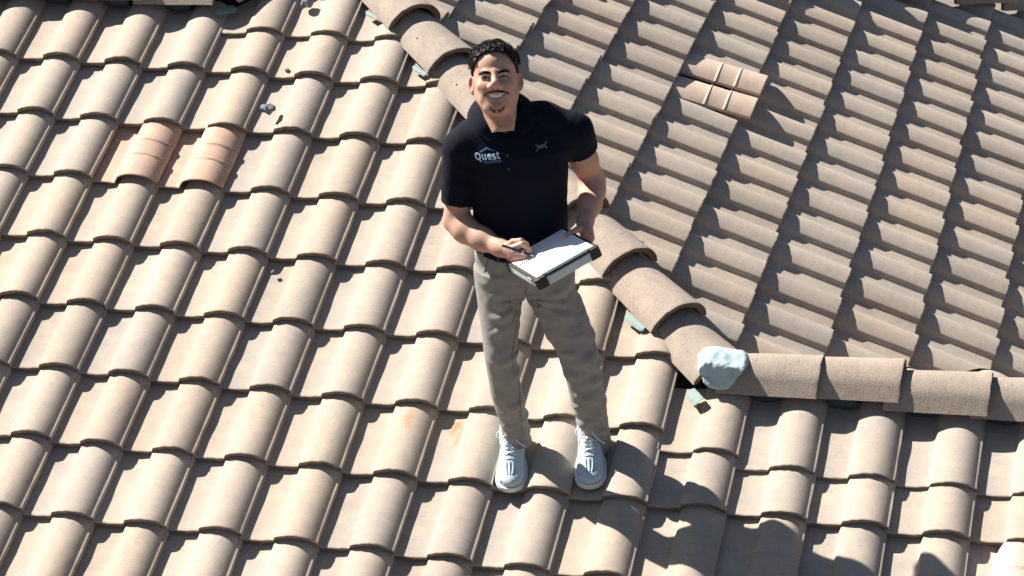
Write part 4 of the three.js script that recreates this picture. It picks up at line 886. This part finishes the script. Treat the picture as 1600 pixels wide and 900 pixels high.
// ---------------------------------------------------------------- clipboard and pen (held, so things of their own)
const manM = new THREE.Matrix4().makeRotationY(0.2514).setPosition(2.9715, -0.78225, 1.806);
const board = new THREE.Group(); board.name = 'clipboard';
tag(board, 'pale storage clipboard with black corners and white paper in the man\'s hands', 'clipboard'); scene.add(board);
{
  const P3 = V(-0.081, 0.970, 0.443), ex = V(0.228, 0.084, -0.105), ez = V(-0.114, -0.059, -0.294), W = ex.length(), Lb = ez.length();
  const X = ex.clone().normalize(), Zb = ez.clone().negate().normalize(), Yb = new THREE.Vector3().crossVectors(Zb, X).normalize(), Z2 = new THREE.Vector3().crossVectors(X, Yb);
  // board frame: x along the clip edge, y out of the paper, z towards the clip (the viewer)
  const c = P3.clone().addScaledVector(ex, 0.5).addScaledVector(ez, 0.5);
  const m = manM.clone().multiply(new THREE.Matrix4().makeBasis(X, Yb, Z2).setPosition(c)); board.applyMatrix4(m);
  const shellM = new THREE.MeshStandardMaterial({ color: new THREE.Color(0.52, 0.62, 0.63), roughness: 0.45 });
  const blackM = new THREE.MeshStandardMaterial({ color: new THREE.Color(0.012, 0.012, 0.013), roughness: 0.5 });
  const paperM = new THREE.MeshStandardMaterial({ color: new THREE.Color(0.82, 0.83, 0.85), roughness: 0.9 });
  const clipM = new THREE.MeshStandardMaterial({ color: new THREE.Color(0.36, 0.42, 0.43), roughness: 0.35, metalness: 0.3 });
  const rbox = (w, h, l, r, x, y, z) => { const s = new THREE.Shape(), a = w / 2 - r, b = l / 2 - r; s.absarc(a, b, r, 0, Math.PI / 2); s.absarc(-a, b, r, Math.PI / 2, Math.PI); s.absarc(-a, -b, r, Math.PI, Math.PI * 1.5); s.absarc(a, -b, r, Math.PI * 1.5, Math.PI * 2); const bev = Math.min(0.003, h * 0.3); const g = new THREE.ExtrudeGeometry(s, { depth: h - 2 * bev, bevelEnabled: true, bevelThickness: bev, bevelSize: bev, bevelOffset: -bev, bevelSegments: 3, curveSegments: 8 }); g.rotateX(-Math.PI / 2); g.translate(x, y - h / 2 + bev, z); return g; };
  part('case', rbox(W - 0.006, 0.034, Lb - 0.004, 0.018, 0, -0.021, 0), shellM, board);
  part('lid', rbox(W - 0.002, 0.006, Lb, 0.018, 0, -0.0005, 0), blackM, board);
  for (const [sx, sz] of [[-1, 1], [1, 1], [-1, -1], [1, -1]]) part('corner_guard', rbox(0.052, 0.041, 0.036, 0.016, sx * (W / 2 - 0.0235), -0.019, sz * (Lb / 2 - 0.017)), blackM, board);
  part('paper', rbox(W - 0.026, 0.0022, Lb - 0.030, 0.002, -0.001, 0.0042, -0.004), paperM, board, 'white sheet half in the man\'s shadow');
  part('clip', rbox(W - 0.075, 0.007, 0.026, 0.005, 0, 0.009, Lb / 2 - 0.016), clipM, board);
  const roll = new THREE.CylinderGeometry(0.006, 0.006, W - 0.09, 14); roll.rotateZ(Math.PI / 2); roll.translate(0, 0.010, Lb / 2 - 0.003); part('clip_hinge', roll, shellM, board);
  for (const sx of [-1, 1]) part('clip_foot', rbox(0.016, 0.006, 0.014, 0.003, sx * (W / 2 - 0.075), 0.011, Lb / 2 - 0.034), clipM, board);
  part('front_face', rbox(W - 0.104, 0.028, 0.006, 0.0025, 0, -0.019, Lb / 2 + 0.0005), shellM, board);
  part('latch', rbox(0.006, 0.016, 0.04, 0.002, -W / 2 + 0.001, -0.012, Lb / 2 - 0.07), clipM, board);
}
const pen = new THREE.Group(); pen.name = 'pen'; tag(pen, 'dark pen held in the man\'s writing hand', 'pen'); scene.add(pen); pen.applyMatrix4(manM);
{
  const a = V(-0.200, 1.004, 0.206), b = V(-0.080, 0.966, 0.226), dir = b.clone().sub(a), L = dir.length();
  const q = new THREE.Quaternion().setFromUnitVectors(V(0, 1, 0), dir.clone().normalize());
  const inkM = new THREE.MeshStandardMaterial({ color: new THREE.Color(0.02, 0.022, 0.05), roughness: 0.3 }), tipM = new THREE.MeshStandardMaterial({ color: new THREE.Color(0.5, 0.5, 0.52), roughness: 0.3, metalness: 0.8 });
  const put = (g, t) => { g.applyQuaternion(q); g.translate(...a.clone().addScaledVector(dir, t).toArray()); return g; };
  part('barrel', put(new THREE.CylinderGeometry(0.0052, 0.0052, L * 0.86, 14), 0.43), inkM, pen);
  part('tip', put(new THREE.CylinderGeometry(0.001, 0.0048, L * 0.12, 14), 0.92), tipM, pen);
  part('grip_ring', put(new THREE.CylinderGeometry(0.0057, 0.0057, 0.008, 14), 0.62), tipM, pen);
  const cl = new THREE.BoxGeometry(0.003, L * 0.28, 0.0022); cl.translate(0, 0, 0.006); part('pocket_clip', put(cl, 0.17), tipM, pen);
}


renderer.render(scene, camera);
